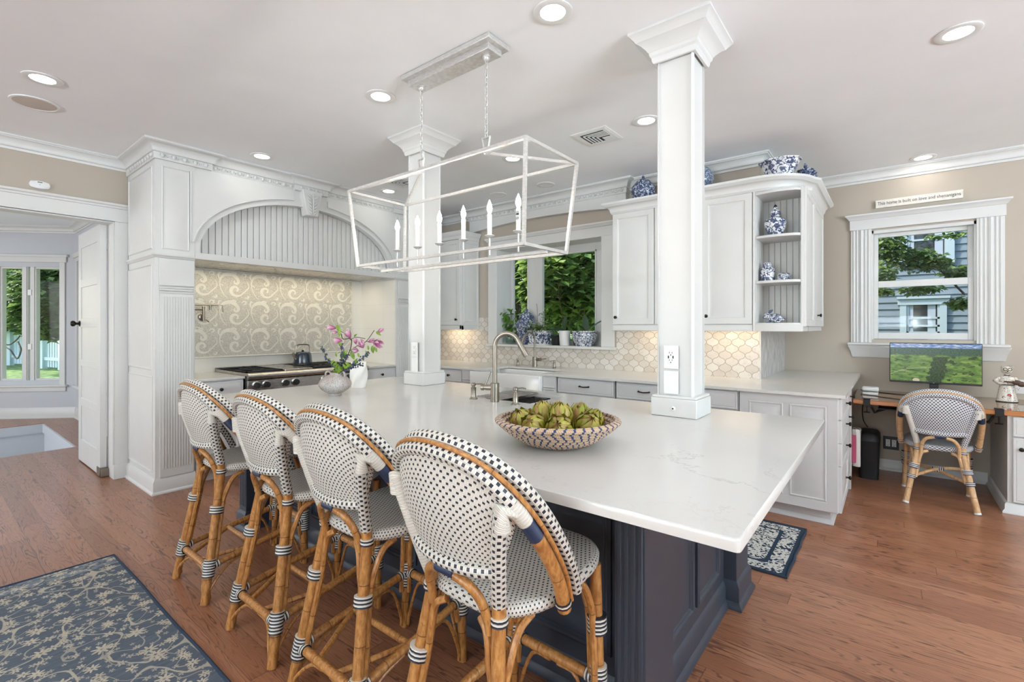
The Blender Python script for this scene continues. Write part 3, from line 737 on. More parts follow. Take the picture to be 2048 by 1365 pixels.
eggs(hcr, [((-4.72, 1.26), (-4.72, 1.655), (1, 0, 0)), ((-4.74, 1.665), (-4.74, 2.42), (1, 0, 0)), ((-4.712, 2.44), (-4.712, 2.765), (1, 0, 0)), ((-4.74, 2.775), (-4.74, 3.65), (1, 0, 0)), ((-5.45, 1.24), (-4.74, 1.24), (0, -1, 0))], M['cab'])
b = MB(); b.box(-5.45, -4.875, 1.545, 3.69, 1.975, 1.99); lin_ = obj('hood_liner', b, M['steel'], hd, smooth=False)
area('hood_lamp', (-5.20, 2.6, 1.965), (0, 0, -1), .12, 1.8, 4.2, (1, .86, .62))
# niche walls
b = MB(); b.box(-5.53, -5.46, 1.54, 3.70, .5, 1.975); b.box(-5.46, -4.76, 3.6925, 3.694, .92, 1.972); b.box(-5.46, -4.76, 1.54, 1.5415, .92, 1.972)
struct('wall_range_niche', b, M['walltile'], smooth=False, label='cream tiled back wall of the range niche')
ms = thing('mosaic_panel', 'grey speckled stone panel with cream scroll inlay above the range', 'tile panel', (-5.46, 2.6, 1.52))
b = MB(); b.box(-5.46, -5.452, 1.667, 3.541, 1.078, 1.962); obj('stone_ground', b, M['mosaic'], ms, smooth=False)
b = MB(); e = .014
b.box(-5.46, -5.445, 1.653, 3.555, 1.962, 1.976); b.box(-5.46, -5.445, 1.653, 3.555, 1.064, 1.078); b.box(-5.46, -5.445, 3.541, 3.555, 1.064, 1.976); b.box(-5.46, -5.445, 1.653, 1.667, 1.064, 1.976)
obj('border', b, M['cream'], ms, bev=.003)
def ribbon(mb, pts, ws, ox, oz, sx, sz, x):
    P = spline([(p[0], p[1], 0) for p in pts], 5); m = len(P); L = []; Rr = []
    for i, p in enumerate(P):
        d = (P[min(i+1, m-1)]-P[max(i-1, 0)]).normalized(); f = i/(m-1)*(len(ws)-1); k = min(int(f), len(ws)-2); w = ws[k]+(ws[k+1]-ws[k])*(f-k)
        L.append((p.x-d.y*w, p.y+d.x*w)); Rr.append((p.x+d.y*w, p.y-d.x*w))
    for i in range(m-1):
        q = [L[i], Rr[i], Rr[i+1], L[i+1]]
        mb.add([(x, ox+a*sx, oz+c*sz) for a, c in q], [(0, 1, 2, 3)])
for rw in range(3):
    for c_ in range(6):
        oy = 1.667+c_*.3123; oz = 1.078+rw*.2947; b = MB(); X_ = -5.4515
        sp = [(.56+(.035+.215*(q/14)**1.25)*cos(R(-70+q*29)), .36+(.035+.225*(q/14)**1.25)*sin(R(-70+q*29))) for q in range(0, 15)]
        ribbon(b, sp+[(.955, .44), (.97, .56), (.92, .68)], [.022, .034, .03, .036, .05, .05, .04, .026, .016, .008], oy, oz, .3123, .2947, X_)
        ribbon(b, [(.28, .06), (.16, .22), (.08, .42), (.06, .62), (.12, .80), (.26, .90), (.44, .90), (.58, .80), (.64, .66), (.57, .58), (.50, .64), (.54, .70)], [.008, .012, .014, .02, .05, .07, .06, .05, .04, .026, .012], oy, oz, .3123, .2947, X_)
        ribbon(b, [(.06, .72), (.02, .84), (.05, .95), (.11, .93)], [.01, .03, .025, .008], oy, oz, .3123, .2947, X_)
        ribbon(b, [(.38, .96), (.48, .985), (.56, .95), (.53, .90)], [.01, .028, .022, .008], oy, oz, .3123, .2947, X_)
        ribbon(b, [(.74, .88), (.80, .96), (.88, .93), (.86, .85), (.80, .85)], [.01, .02, .026, .02, .008], oy, oz, .3123, .2947, X_)
        ribbon(b, [(.86, .10), (.93, .07), (.97, .12), (.93, .16)], [.01, .03, .028, .008], oy, oz, .3123, .2947, X_)
        ribbon(b, [(.06, .55), (.14, .52), (.18, .46)], [.018, .014, .004], oy, oz, .3123, .2947, X_)
        for p in b.v: pass
        obj('scroll_inlay', b, M['cream'], ms, smooth=False, fix=True)
# range base cabinets, counters, range
def basecab(name, label, y0, y1, kz=.816):
    t = thing(name, label, 'cabinet', (-5.1, (y0+y1)/2, 0))
    b = MB(); b.box(-5.45, XF-.022, y0, y1, .1, .897); b.box(-5.40, XF-.08, y0, y1, 0, .1); obj('body', b, M['basecab'], t, smooth=False)
    front('drawer', t, (XF-.022, y0+.006, .745), (0, 1, 0), (1, 0, 0), y1-y0-.012, .14, FLATP, kn=((y1-y0)/2-.006, .072))
    front('door', t, (XF-.022, y0+.006, .11), (0, 1, 0), (1, 0, 0), y1-y0-.012, .62, RAISED, kn=(.05, .55))
basecab('base_cabinet', 'pale grey base cabinet with one drawer left of the range', 1.543, 1.945)
basecab('base_cabinet', 'pale grey base cabinet with one drawer right of the range, behind the vases', 3.272, 3.692)
for y0, y1, l in ((1.543, 1.95, 'short white quartz counter left of the range'), (3.268, 3.691, 'short white quartz counter right of the range')):
    b = MB(); b.box(-5.46, XF+.012, y0, y1, .898, .92); tag(obj('quartz_counter', b, M['quartz'], bev=.003), l, 'countertop')
rg = thing('kitchen_range', 'wide stainless steel gas range with black knobs under the hood', 'range', (-5.05, 2.6, 0))
b = MB(); b.box(-5.45, -4.715, 1.956, 3.262, .1, .925); b.box(-5.455, -5.44, 1.956, 3.262, .92, .96); b.box(-5.44, -4.715, 1.956, 1.966, .925, .945); b.box(-5.44, -4.715, 3.252, 3.262, .925, .945); b.box(-5.40, -4.76, 1.97, 3.25, 0, .1)
obj('body', b, M['steel'], rg, smooth=False)
b = MB(); P = [(-4.715, .945), (-4.69, .942), (-4.672, .93), (-4.668, .91), (-4.676, .888), (-4.715, .885)]
b.prism(P, lambda a, c, d: (a, d, c), 1.956, 3.262); obj('bullnose_rail', b, M['steel'], rg, fix=True)
b = MB(); b.box(-4.715, -4.690, 1.956, 3.262, .775, .876); cp = obj('control_panel', b, M['steel'], rg, bev=.002)
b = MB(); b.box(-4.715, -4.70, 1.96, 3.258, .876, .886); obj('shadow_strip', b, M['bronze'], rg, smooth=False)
b = MB(); b.box(-4.715, -4.685, 1.962, 2.60, .16, .76); obj('oven_door', b, M['steel'], rg, bev=.004)
b = MB(); b.box(-4.715, -4.685, 2.612, 3.256, .16, .76); obj('oven_door', b, M['steel'], rg, bev=.004)
for y0, y1 in ((2.0, 2.56), (2.65, 3.22)):
    b = MB().tube([(-4.685, y0, .71), (-4.645, y0, .71), (-4.645, y1, .71), (-4.685, y1, .71)], .011, 10); obj('oven_handle', b, M['steel'], rg)
for y in (2.032, 2.124, 2.308, 2.41, 2.72, 2.82, 3.0, 3.12):
    b = MB(); along(b, (-4.690, y, .83), (1, 0, 0), [(.040, 0), (.040, .004), (.034, .006), (.031, .008)], 20); bz = obj('knob_bezel', b, M['steel'], rg, fix=True)
    b = MB(); along(b, (-4.682, y, .83), (1, 0, 0), [(.029, 0), (.029, .012), (.026, .03), (.024, .034), (.002, .035)], 20); b.box(-4.65, -4.644, y-.003, y+.003, .805, .855); obj('knob', b, M['plastic'], bz, fix=True)
b = MB().panel((-4.690, 2.47, .79), (0, 1, 0), ZV, (1, 0, 0), .178, .068, [(0, -.001), (0, .002), (.003, .002), (.004, -.001)]); obj('display_frame', b, M['steel'], rg, fix=True)
for y0, y1, kind in ((1.985, 2.335, 'g'), (2.34, 2.635, 'p'), (2.64, 2.945, 'g'), (2.95, 3.24, 'g')):
    if kind == 'p':
        b = MB(); b.box(-5.42, -4.76, y0, y1, .925, .956); obj('griddle_cover', b, M['steel'], rg, bev=.008); continue
    b = MB(); b.box(-5.40, -4.80, y0, y1, .925, .932); obj('burner_tray', b, M['iron'], rg, smooth=False)
    b = MB()
    for (a, c, d, e_) in ((-5.40, -4.80, y0, y0+.016), (-5.40, -4.80, y1-.016, y1), (-5.40, -5.384, y0, y1), (-4.816, -4.80, y0, y1), (-5.108, -5.092, y0, y1)): b.box(a, c, d, e_, .932, .958)
    ym = (y0+y1)/2
    for xc in (-5.25, -4.95):
        for q in range(4):
            a = R(45+90*q); b.tube([(xc+.03*cos(a), ym+.03*sin(a), .952), (xc+.14*cos(a), ym+.14*sin(a), .952)], .008, 6)
    obj('cast_iron_grate', b, M['iron'], rg, bev=.002)
    for xc in (-5.25, -4.95):
        b = MB().lathe([(.05, 0), (.05, .008), (.036, .01), (.036, .018), (.002, .019)], (xc, ym, .932), 18); obj('burner_cap', b, M['iron'], rg, fix=True)
# kettle
kt = thing('kettle', 'dark blue enamel kettle with chrome arched handle on the range', 'kettle', (-5.16, 2.735, .959)); kc = (-5.16, 2.735, .9595)
b = MB().lathe([(.096, 0), (.102, .012), (.100, .03), (.092, .10), (.084, .132), (.074, .140), (.03, .146), (.002, .147)], kc, 32); t = NT('dark blue enamel'); obj('body', b, t.pbr((22, 46, 62), .12, coat=.5), kt, fix=True)
b = MB().lathe([(.103, .0), (.1035, .014), (.1015, .024)], kc, 32); obj('base_ring', b, M['plastic'], kt, fix=True)
b = MB().tube(spline([(kc[0], kc[1]-.083, kc[2]+.125), (kc[0], kc[1]-.078, kc[2]+.19), (kc[0], kc[1]-.055, kc[2]+.222), (kc[0], kc[1]+.055, kc[2]+.222), (kc[0], kc[1]+.078, kc[2]+.19), (kc[0], kc[1]+.083, kc[2]+.125)], 5), .0075, 8); obj('handle', b, M['nickel'], kt)
b = MB().tube([(kc[0]+.02, kc[1]-.08, kc[2]+.075), (kc[0]+.03, kc[1]-.115, kc[2]+.105), (kc[0]+.035, kc[1]-.13, kc[2]+.135)], [.022, .016, .012], 12); obj('spout', b, M['nickel'], kt)
b = MB().lathe([(.012, .146), (.014, .156), (.008, .164), (.001, .165)], kc, 14); obj('lid_knob', b, M['plastic'], kt, fix=True)
# pot filler
pf = thing('pot_filler', 'nickel folding pot filler tap on the mosaic panel', 'faucet', (-5.45, 1.83, 1.48))
b = MB(); along(b, (-5.451, 1.83, 1.48), (1, 0, 0), [(.034, 0), (.034, .008), (.028, .012), (.014, .014), (.014, .06), (.002, .061)], 20); obj('flange', b, M['nickel'], pf, fix=True)
b = MB().tube([(-5.395, 1.83, 1.44), (-5.395, 1.83, 1.585)], .013, 14); obj('valve_body', b, M['nickel'], pf)
b = MB().tube([(-5.395, 1.83, 1.555), (-5.36, 1.56, 1.555)], .009, 12); obj('lower_arm', b, M['nickel'], pf)
b = MB().tube([(-5.36, 1.56, 1.60), (-5.30, 1.93, 1.60)], .009, 12); b.tube([(-5.36, 1.56, 1.545), (-5.36, 1.56, 1.61)], .012, 12); obj('upper_arm', b, M['nickel'], pf)
b = MB().tube([(-5.30, 1.93, 1.60), (-5.295, 1.965, 1.598), (-5.295, 1.972, 1.53)], .007, 10); b.tube([(-5.312, 1.86, 1.60), (-5.312, 1.86, 1.55)], .011, 12); obj('spout', b, M['nickel'], pf)
b = MB().tube([(-5.38, 1.845, 1.452), (-5.34, 1.86, 1.43)], .005, 8); obj('lever', b, M['nickel'], pf)
# ------------------------------------------------------------------ windows
def winpane(mb, x0, x1, z0, z1, y): mb.box(x0, x1, y, y+.006, z0, z1)
ZC1 = 1.165
b = MB()   # window over the sink : casing, deep sill, box and two sashes
b.box(-4.09, -3.95, 4.655, 4.68, 1.165, 2.365); b.box(-2.457, -2.308, 4.655, 4.68, 1.165, 2.365); b.box(-4.09, -2.308, 4.655, 4.68, 2.365, 2.47)
w2 = struct('window_2', b, M['trim'], bev=.003, label='white cased box window over the sink, full of potted plants', cat='window')
b = MB().sweep([(-4.09, 4.68), (-4.09, 4.655), (-2.308, 4.655), (-2.308, 4.68)], [(0, 2.47), (-.012, 2.472), (-.018, 2.485), (-.034, 2.498), (-.036, 2.515), (0, 2.516)]); obj('header_cap', b, M['trim'], w2, fix=True)
b = MB(); b.box(-4.11, -2.291, 4.625, 4.68, 1.135, 1.165); b.box(-3.95, -2.457, 4.68, 4.98, 1.13, 1.165); obj('sill', b, M['quartz'], w2, bev=.004)
b = MB(); b.box(-4.0, -3.944, 4.656, 5.02, 1.166, 2.41); b.box(-2.463, -2.407, 4.656, 5.02, 1.166, 2.41); b.box(-4.0, -2.407, 4.656, 5.02, 2.362, 2.41); obj('jamb', b, M['trim'], w2, smooth=False)
for xa, xb in ((-3.95, -3.55), (-3.55, -2.457)):
    l, r = ((-3.905, -3.668) if xa < -3.6 else (-3.434, -2.693))
    b = MB(); b.box(xa, l, 4.945, 4.985, 1.165, 2.365); b.box(r, xb, 4.945, 4.985, 1.165, 2.365); b.box(l, r, 4.945, 4.985, 2.262, 2.365); b.box(l, r, 4.945, 4.985, 1.165, 1.215)
    b.box(l-.018, l, 4.935, 4.945, 1.20, 2.28); b.box(r, r+.018, 4.935, 4.945, 1.20, 2.28); b.box(l-.018, r+.018, 4.935, 4.945, 2.262, 2.28)
    sh = obj('sash', b, M['trim'], w2, bev=.002)
    b = MB(); winpane(b, l, r, 1.215, 2.262, 4.965); obj('pane', b, M['glass'], sh, smooth=False)
Y = YD
b = MB()   # single window over the desk
for x0, x1 in ((-.319, -.152), (.588, .765)):
    b.box(x0, x1, Y-.022, Y, 1.227, 2.341)
w3 = struct('window_3', b, M['trim'], bev=.003, label='white cased double hung window over the desk', cat='window')
for x0, x1 in ((-.319, -.152), (.588, .765)):
    b = MB(); w = x1-x0
    for q in (.14, .30, .5, .70, .86): b.tube([(x0+w*q, Y-.022, 1.23), (x0+w*q, Y-.022, 2.338)], .0085 if q != .5 else .016, 6)
    obj('casing_bead', b, M['trim'], w3)
b = MB(); b.box(-.328, .773, Y-.03, Y, 2.341, 2.44); obj('header_frieze', b, M['trim'], w3, bev=.002)
b = MB().sweep([(-.328, Y), (-.328, Y-.03), (.773, Y-.03), (.773, Y)], [(0, 2.438), (-.006, 2.44), (-.012, 2.452), (-.03, 2.472), (-.036, 2.476), (-.036, 2.49), (0, 2.491)]); obj('header_cap', b, M['trim'], w3, fix=True)
b = MB(); b.box(-.347, .796, Y-.065, Y+.02, 1.203, 1.227); obj('sill', b, M['trim'], w3, bev=.006)
b = MB().sweep([(-.303, Y), (-.303, Y-.004), (.763, Y-.004), (.763, Y)], [(0, 1.083), (-.006, 1.083), (-.01, 1.10), (-.018, 1.14), (-.034, 1.18), (-.04, 1.19), (-.04, 1.203), (0, 1.203)]); obj('apron', b, M['trim'], w3, fix=True)
b = MB(); b.box(-.152, -.138, Y-.004, Y+.10, 1.26, 2.325); b.box(.574, .588, Y-.004, Y+.10, 1.26, 2.325); b.box(-.152, .588, Y-.004, Y+.10, 2.295, 2.325); obj('jamb', b, M['trim'], w3, smooth=False)
for z0, z1, y, g0, g1 in ((1.79, 2.295, Y+.055, 1.83, 2.258), (1.265, 1.825, Y+.02, 1.325, 1.765)):
    b = MB(); b.box(-.138, -.102, y, y+.034, z0, z1); b.box(.538, .574, y, y+.034, z0, z1); b.box(-.102, .538, y, y+.034, g1, z1); b.box(-.102, .538, y, y+.034, z0, g0)
    sh = obj('sash', b, M['trim'], w3, bev=.003); b = MB(); winpane(b, -.102, .538, g0, g1, y+.014); obj('pane', b, M['glass'], sh, smooth=False)
b = MB(); bay(b, .12, 2.7, 2.36, 2.46, 0, .022); bay(b, .10, 2.72, 2.44, 2.475, 0, .04); bay(b, .14, .215, .50, 2.36, 0, .02)
w1 = struct('window_1', b, M['trim'], bev=.003, label='white casement windows in the sunroom bay', cat='window')
b = MB(); bay(b, .11, 2.7, .475, .505, -.06, .05); bay(b, .13, 2.7, .405, .475, 0, .02); obj('sill', b, M['trim'], w1, bev=.004)
for g0, g1 in ((.222, .56), (.757, 1.022), (1.22, 1.56), (1.76, 2.1), (2.3, 2.56)):
    s0, s1 = g0-.085, g1+.085; b = MB()
    bay(b, s0, g0, .505, 2.36, -.09, -.02); bay(b, g1, s1, .505, 2.36, -.09, -.02); bay(b, g0, g1, .505, .60, -.09, -.02); bay(b, g0, g1, 2.262, 2.36, -.09, -.02)
    bay(b, s0+.012, g0-.018, .52, 2.35, -.02, -.008); bay(b, g1+.018, s1-.012, .52, 2.35, -.02, -.008)
    sh = obj('sash', b, M['trim'], w1, bev=.003); b = MB(); bay(b, g0, g1, .60, 2.262, -.056, -.05); obj('pane', b, M['glass'], sh, smooth=False)
    b = MB()
    for z in (1.04, 1.86): bay(b, g1+.05, g1+.10, z, z+.085, -.008, .004)
    obj('sash_lock', b, M['white'], sh, bev=.002)
b = MB(); b.box(-9.72, -5.7, 1.535, 1.575, 2.42, 2.49); b.box(-9.66, -5.7, 1.55, 1.575, 2.36, 2.42); b.box(-9.66, -9.57, 1.555, 1.575, .50, 2.36); b.box(-9.70, -5.7, 1.52, 1.575, .47, .505); trim(b, 'white window casing on the sunroom side wall', bev=.003)
# ------------------------------------------------------------------ backsplash
b = MB(); y = 4.672
b.box(-5.45, -4.10, y, YS, .92, 1.49); b.box(-4.10, -2.291, y, YS, .92, 1.135); b.box(-2.291, XR, y, YS, .92, 1.40); b.box(-5.45, -4.10, y-.004, YS, 1.49, 1.502)
struct('wall_backsplash', b, M['ogee'], smooth=False, label='marble arabesque tile backsplash behind the sink')
b = MB(); b.box(XR, XR+.012, y, YD, .92, 1.40); struct('wall_backsplash_return', b, M['marble'], smooth=False, label='veined marble slab on the wall return by the desk')
# ------------------------------------------------------------------ upper cabinets
YU = 4.352
def uppercab(label, x0, x1, doors, knobs, rail=True, z1=2.50):
    t = thing('upper_cabinet', label, 'cabinet', ((x0+x1)/2, 4.5, 1.40))
    b = MB(); b.box(x0, x1, YU, 4.671, 1.40, z1); obj('body', b, M['cab'], t, smooth=False)
    for (a, c), kx in zip(doors, knobs): front('door', t, (a, YU, 1.405), (1, 0, 0), (0, -1, 0), c-a, z1-1.405-.006, RAISED, 'cab', kn=(kx-a, .07))
    b = MB(); b.box(x0, x1, YU-.012, YU+.03, 1.345, 1.40); b.box(x0, x1, YU-.018, YU+.03, 1.345, 1.356); obj('light_rail', b, M['cab'], t, bev=.003)
    return t
uppercab('white three door upper cabinet right of the sink window', -2.17, -.90, [(-2.166, -1.745), (-1.735, -1.315), (-1.305, -.906)], [-2.125, -1.36, -1.265])
lc = uppercab('white upper cabinet left of the sink window, behind the far column', -5.2, -4.262, [(-5.19, -4.74), (-4.73, -4.285)], [-4.78, -4.335])
b = MB().panel((-4.262, YU+.03, 1.44), (0, 1, 0), ZV, (1, 0, 0), .26, 1.02, [(0, -.001), (0, .003), (.006, .006), (.012, .001), (.02, .001), (.04, .005)]); obj('side_panel', b, M['cab'], lc, fix=True, ang=20)
b = MB(); b.box(-4.295, -4.262, YU-.012, 4.671, 1.345, 1.40); obj('side_rail', b, M['cab'], lc, bev=.003)
b = MB().sweep([(-5.2, YU-.02), (-4.258, YU-.02), (-4.258, 4.67)], [(.02, 2.50), (-.004, 2.50), (-.008, 2.54), (-.02, 2.552), (-.034, 2.585), (-.036, 2.60), (.02, 2.60)]); obj('cornice', b, M['cab'], lc, fix=True)
cs = thing('corner_shelf', 'open corner shelf unit with beadboard back holding blue and white porcelain', 'shelf', (-.72, 4.5, 1.40))
XE = -.545
b = MB(); b.box(-.898, -.880, YU-.02, 4.67, 1.345, 2.50); b.box(XE-.016, XE, YU+.02, 4.67, 1.345, 2.50); b.box(-.88, XE, 4.65, 4.67, 1.345, 2.50); b.box(-.88, XE-.016, YU-.01, 4.67, 2.482, 2.50); obj('body', b, M['cab'], cs, bev=.002)
def shelfpoly(y=YU): 
    w0, w1 = -.8795, XE-.0165
    return [(w0, 4.64), (w0, y-.018)]+[(w0+(w1-w0)*q/12, y-.018-.035*sin(pi*q/12*.85)+.03*(q/12)**2) for q in range(1, 12)]+[(w1, y+.012), (w1, 4.64)]
for z, th, nm in ((2.126, .022, 'shelf'), (1.758, .022, 'shelf'), (1.414, .014, 'floor_board'), (2.483, .02, 'top_board')):
    b = MB(); b.prism(shelfpoly(), lambda x, y, z: (x, y, z), z-th, z); obj(nm, b, M['cab'], cs, bev=.004, fix=True)
b = MB().sweep([(-.88, YU-.02)]+[(-.88+(XE+.88)*q/12, YU-.018-.035*sin(pi*q/12*.85)+.03*(q/12)**2) for q in range(1, 13)], [(0, 1.345), (0, 1.402), (.02, 1.402), (.02, 1.345)]); obj('light_rail', b, M['cab'], cs, fix=True)
for nm, f, L in (('back_beadboard', lambda a, c: (a-.88, a-.88+c, 4.640, 4.652), .318), ('side_beadboard', lambda a, c: (-.881, -.874, YU+a, YU+a+c), .29)):
    b = MB(); m = 7; w = L/m
    for i in range(m): q = f(i*w+.0012, w-.0024); b.box(*q, 1.41, 2.47)
    bb = obj(nm, b, M['cab'], cs, bev=.003)
ec = thing('upper_cabinet', 'white end cabinet with doors facing the desk, at the rounded corner', 'cabinet', (-.72, 5.1, 1.40))
b = MB(); b.box(-.902, XE, 4.672, 5.62, 1.345, 2.50); obj('body', b, M['cab'], ec, smooth=False)
front('door', ec, (XE, 4.375, 1.385), (0, 1, 0), (1, 0, 0), .51, 1.105, RAISED, 'cab')
front('door', ec, (XE, 4.90, 1.385), (0, 1, 0), (1, 0, 0), .70, 1.105, RAISED, 'cab', kn=(.21, .10))
b = MB(); P = [(-2.172, 4.67), (-2.172, YU-.02), (-.86, YU-.02)]
P += [(-.86+.30*sin(R(a)), YU+.28-.30*cos(R(a))) for a in range(10, 85, 8)]+[(XE+.015, YU+.30), (XE+.015, 5.64), (-.90, 5.64)]
cprof = [(.03, 2.494), (-.004, 2.494), (-.008, 2.504), (-.014, 2.512)]+[(-.014-.04*(1-cos(R(a))), 2.512+.05*sin(R(a))) for a in range(15, 91, 15)]+[(-.066, 2.572), (-.078, 2.582), (-.08, 2.60), (.03, 2.60)]
b.sweep(P, cprof); o = obj('cabinet_crown', b, M['cab'], fix=True, ang=25); tag(o, 'white crown rounding the corner above the right upper cabinets', 'moulding')
b = MB(); b.box(-2.15, -.90, YU+.01, 4.671, 2.501, 2.597); b.box(-.90, XE-.01, 4.60, 5.62, 2.501, 2.597); b.prism([(-.90, YU+.01), (-.80, YU+.01), (-.66, YU+.08), (XE-.02, YU+.22), (XE-.02, 4.60), (-.90, 4.60)], lambda x, y, z: (x, y, z), 2.501, 2.597); obj('dust_cover', b, M['cab'], o, smooth=False, fix=True)
# arched valance over the window
b = MB(); n0 = 30; xs = [-4.37+(2.22)*i/n0 for i in range(n0+1)]
lo = [(x, 2.615+.06*(1-((x+3.26)/1.11)**2)) for x in xs]
for i in range(n0): b.prism([lo[i], lo[i+1], (xs[i+1], 2.80), (xs[i], 2.80)], lambda x, z, d: (x, d, z), 4.60, 4.679)
va = obj('window_valance', b, M['cab'], smooth=False, fix=True); tag(va, 'white arched valance with egg and dart band above the sink window', 'valance')
b = MB().sweep([(-4.37, 4.679), (-4.37, 4.60), (-2.15, 4.60), (-2.15, 4.679)], [(-d, z) for d, z in prof]); obj('crown', b, M['cab'], va, fix=True, ang=30)
eggs(va, [((-4.36, 4.588), (-2.16, 4.588), (0, -1, 0))], M['cab'])
# ------------------------------------------------------------------ base cabinets, counter and farm sink
YB = 3.945
def drawerbase(label, x0, x1, kind):
    t = thing('base_cabinet', label, 'cabinet', ((x0+x1)/2, 4.3, 0))
    b = MB(); b.box(x0, x1, YB, 4.67, .105, .896); b.box(x0, x1, YB+.07, 4.67, 0, .105); obj('body', b, M['basecab'], t, smooth=False)
    d = front('drawer', t, (x0+.008, YB, .748), (1, 0, 0), (0, -1, 0), x1-x0-.016, .138, FLATP, kn=((x1-x0)/2-.008, .07) if kind == 'k' else None)
    if kind == 'p':
        c = V(((x0+x1)/2, YB-.02, .822)); b = MB().tube([c+V((-.048, .0, 0)), c+V((-.046, -.022, 0)), c+V((0, -.027, -.004)), c+V((.046, -.022, 0)), c+V((.048, 0, 0))], [.008, .006, .005, .006, .008], 8); obj('pull', b, M['bronze'], d)
    w = (x1-x0)/2 if x1-x0 > .5 else x1-x0
    for i in range(round((x1-x0)/w)): front('door', t, (x0+.008+i*w, YB, .112), (1, 0, 0), (0, -1, 0), w-.016, .625, RAISED, kn=(.05, .55))
drawerbase('pale grey drawer cabinet at the far left end of the sink counter', -4.75, -4.27, 'k')
drawerbase('pale grey drawer cabinet with a knob just left of the farm sink', -4.255, -3.845, 'k')
drawerbase('pale grey drawer cabinet with a bar pull just right of the farm sink', -2.555, -1.95, 'p')
drawerbase('pale grey drawer cabinet with a bar pull behind the near column', -1.935, -1.40, 'p')
drawerbase('pale grey drawer cabinet with a knob next to the panelled peninsula', -1.385, -.915, 'k')
for x0, x1, l in ((-3.835, -3.67, 'left'), (-2.715, -2.565, 'right')):
    t = thing('sink_pilaster', 'pale grey grooved pilaster block on the %s of the farm sink' % l, 'pilaster', ((x0+x1)/2, 4.2, 0))
    b = MB(); b.box(x0, x1, YB-.03, 4.60, .0, .897); obj('body', b, M['basecab'], t, smooth=False)
    b = MB()
    for q in range(2): z = .765+q*.022; b.box(x0+.012, x1-.012, YB-.042, YB-.029, z-.007, z+.007)
    b.box(x0+.012, x1-.012, YB-.036, YB-.029, .10, .75); obj('grooved_cap', b, M['basecab'], t, bev=.004)
b = MB()
for x0, x1, y0, y1 in ((-5.45, -3.535, 3.893, 4.672), (-3.535, -2.715, 4.375, 4.672), (-2.715, XR, 3.893, 4.672), (XR, -.24, 3.888, 5.868)): b.box(x0, x1, y0, y1, .898, .92)
tag(obj('sink_countertop', b, M['quartz'], smooth=False), 'white quartz counter running past the sink to the desk', 'countertop')
fs = thing('farmhouse_sink', 'white apron front farmhouse sink under the window', 'sink', (-3.125, 4.1, .66))
b = MB(); ox0, ox1, oy0, oy1 = -3.665, -2.72, 3.862, 4.37
q = lambda i, z: [(x, y, z) for x, y in ((ox0+i, oy0+i), (ox1-i, oy0+i), (ox1-i, oy1-i), (ox0+i, oy1-i))]
b.loft([q(0, .66), q(0, .885), q(.004, .893), q(.02, .893), q(.028, .885), q(.04, .70)], True, True); obj('basin', b, M['ceramic'], fs, bev=.006, fix=True)
b = MB(); along(b, (-3.19, 4.1, .70), ZV, [(.045, 0), (.045, .003), (.028, .003), (.002, .002)]); obj('drain', b, M['nickel'], fs, fix=True)
sb = thing('sink_cabinet', 'pale grey base cabinet below the farm sink', 'cabinet', (-3.2, 4.2, 0))
b = MB(); b.box(-3.66, -2.72, YB, 4.66, .105, .655); b.box(-3.66, -2.72, YB+.07, 4.66, 0, .105); obj('body', b, M['basecab'], sb, smooth=False)
for x in (-3.655, -3.185): front('door', sb, (x, YB, .112), (1, 0, 0), (0, -1, 0), .46, .535, RAISED, kn=(.4 if x < -3.5 else .06, .48))
faucet('smaller gooseneck nickel faucet behind the farm sink', -3.235, 4.50, .921, .40, .19, .012, -.12, -.99, False, (1, 0))
pump('nickel soap dispenser left of the farm sink faucet', -3.49, 4.51, .921, -.7, -.4, .85, False)
pump('nickel soap dispenser right of the farm sink faucet', -2.95, 4.48, .921, -.95, -.1, .85)
pn = thing('peninsula_cabinet', 'white panelled peninsula cabinet with a stack of drawers facing the desk', 'cabinet', (-.6, 4.6, 0))
b = MB(); b.box(-.906, -.285, YB-.004, 5.02, .105, .896); b.box(-.906, -.335, YB+.068, 5.0, 0, .105); b.box(-.335, -.27, 4.97, 5.03, 0, .896); obj('body', b, M['basecab'], pn, smooth=False)
b = MB().panel((-.906, YB-.004, .105), (1, 0, 0), ZV, (0, -1, 0), .621, .79, [(0, 0), (0, .012), (.002, .014), (.06, .014), (.061, .013)]); obj('face_frame', b, M['basecab'], pn, fix=True)
for a, c in ((-.842, -.615), (-.576, -.351)):
    b = MB().panel((a, YB-.018, .175), (1, 0, 0), ZV, (0, -1, 0), c-a, .655, [(0, -.002), (0, .0), (.004, .004), (.010, .004), (.014, -.0005), (.02, -.0005), (.045, .008)]); obj('face_panel', b, M['basecab'], pn, fix=True, ang=20)
b = MB().sweep([(-1.4, YB+.066), (-.335, YB+.066), (-.335, 5.0)], [(0, 0), (-.02, 0), (-.018, .012), (-.004, .03), (0, .03)]); obj('toe_moulding', b, M['basecab'], pn, fix=True)
for z0, z1 in ((.744, .888), (.586, .740), (.428, .582), (.108, .424)): front('drawer', pn, (-.285, YB-.002, z0), (0, 1, 0), (1, 0, 0), .58, z1-z0, FLATP if z1-z0 < .2 else RAISED, kn=(.37, (z1-z0)/2))
front('drawer', pn, (-.285, 4.54, .744), (0, 1, 0), (1, 0, 0), .42, .144, FLATP, kn=(.21, .072))
front('door', pn, (-.285, 4.54, .108), (0, 1, 0), (1, 0, 0), .42, .63, RAISED, kn=(.09, .56))
for x, l in ((-1.75, .5), (-1.1, .35), (-4.6, .4)): area('under_cabinet_lamp', (x, 4.50, 1.392), (0, .25, -1), l, .03, .8 if x > -4 else 1.1, (1, .80, .55))
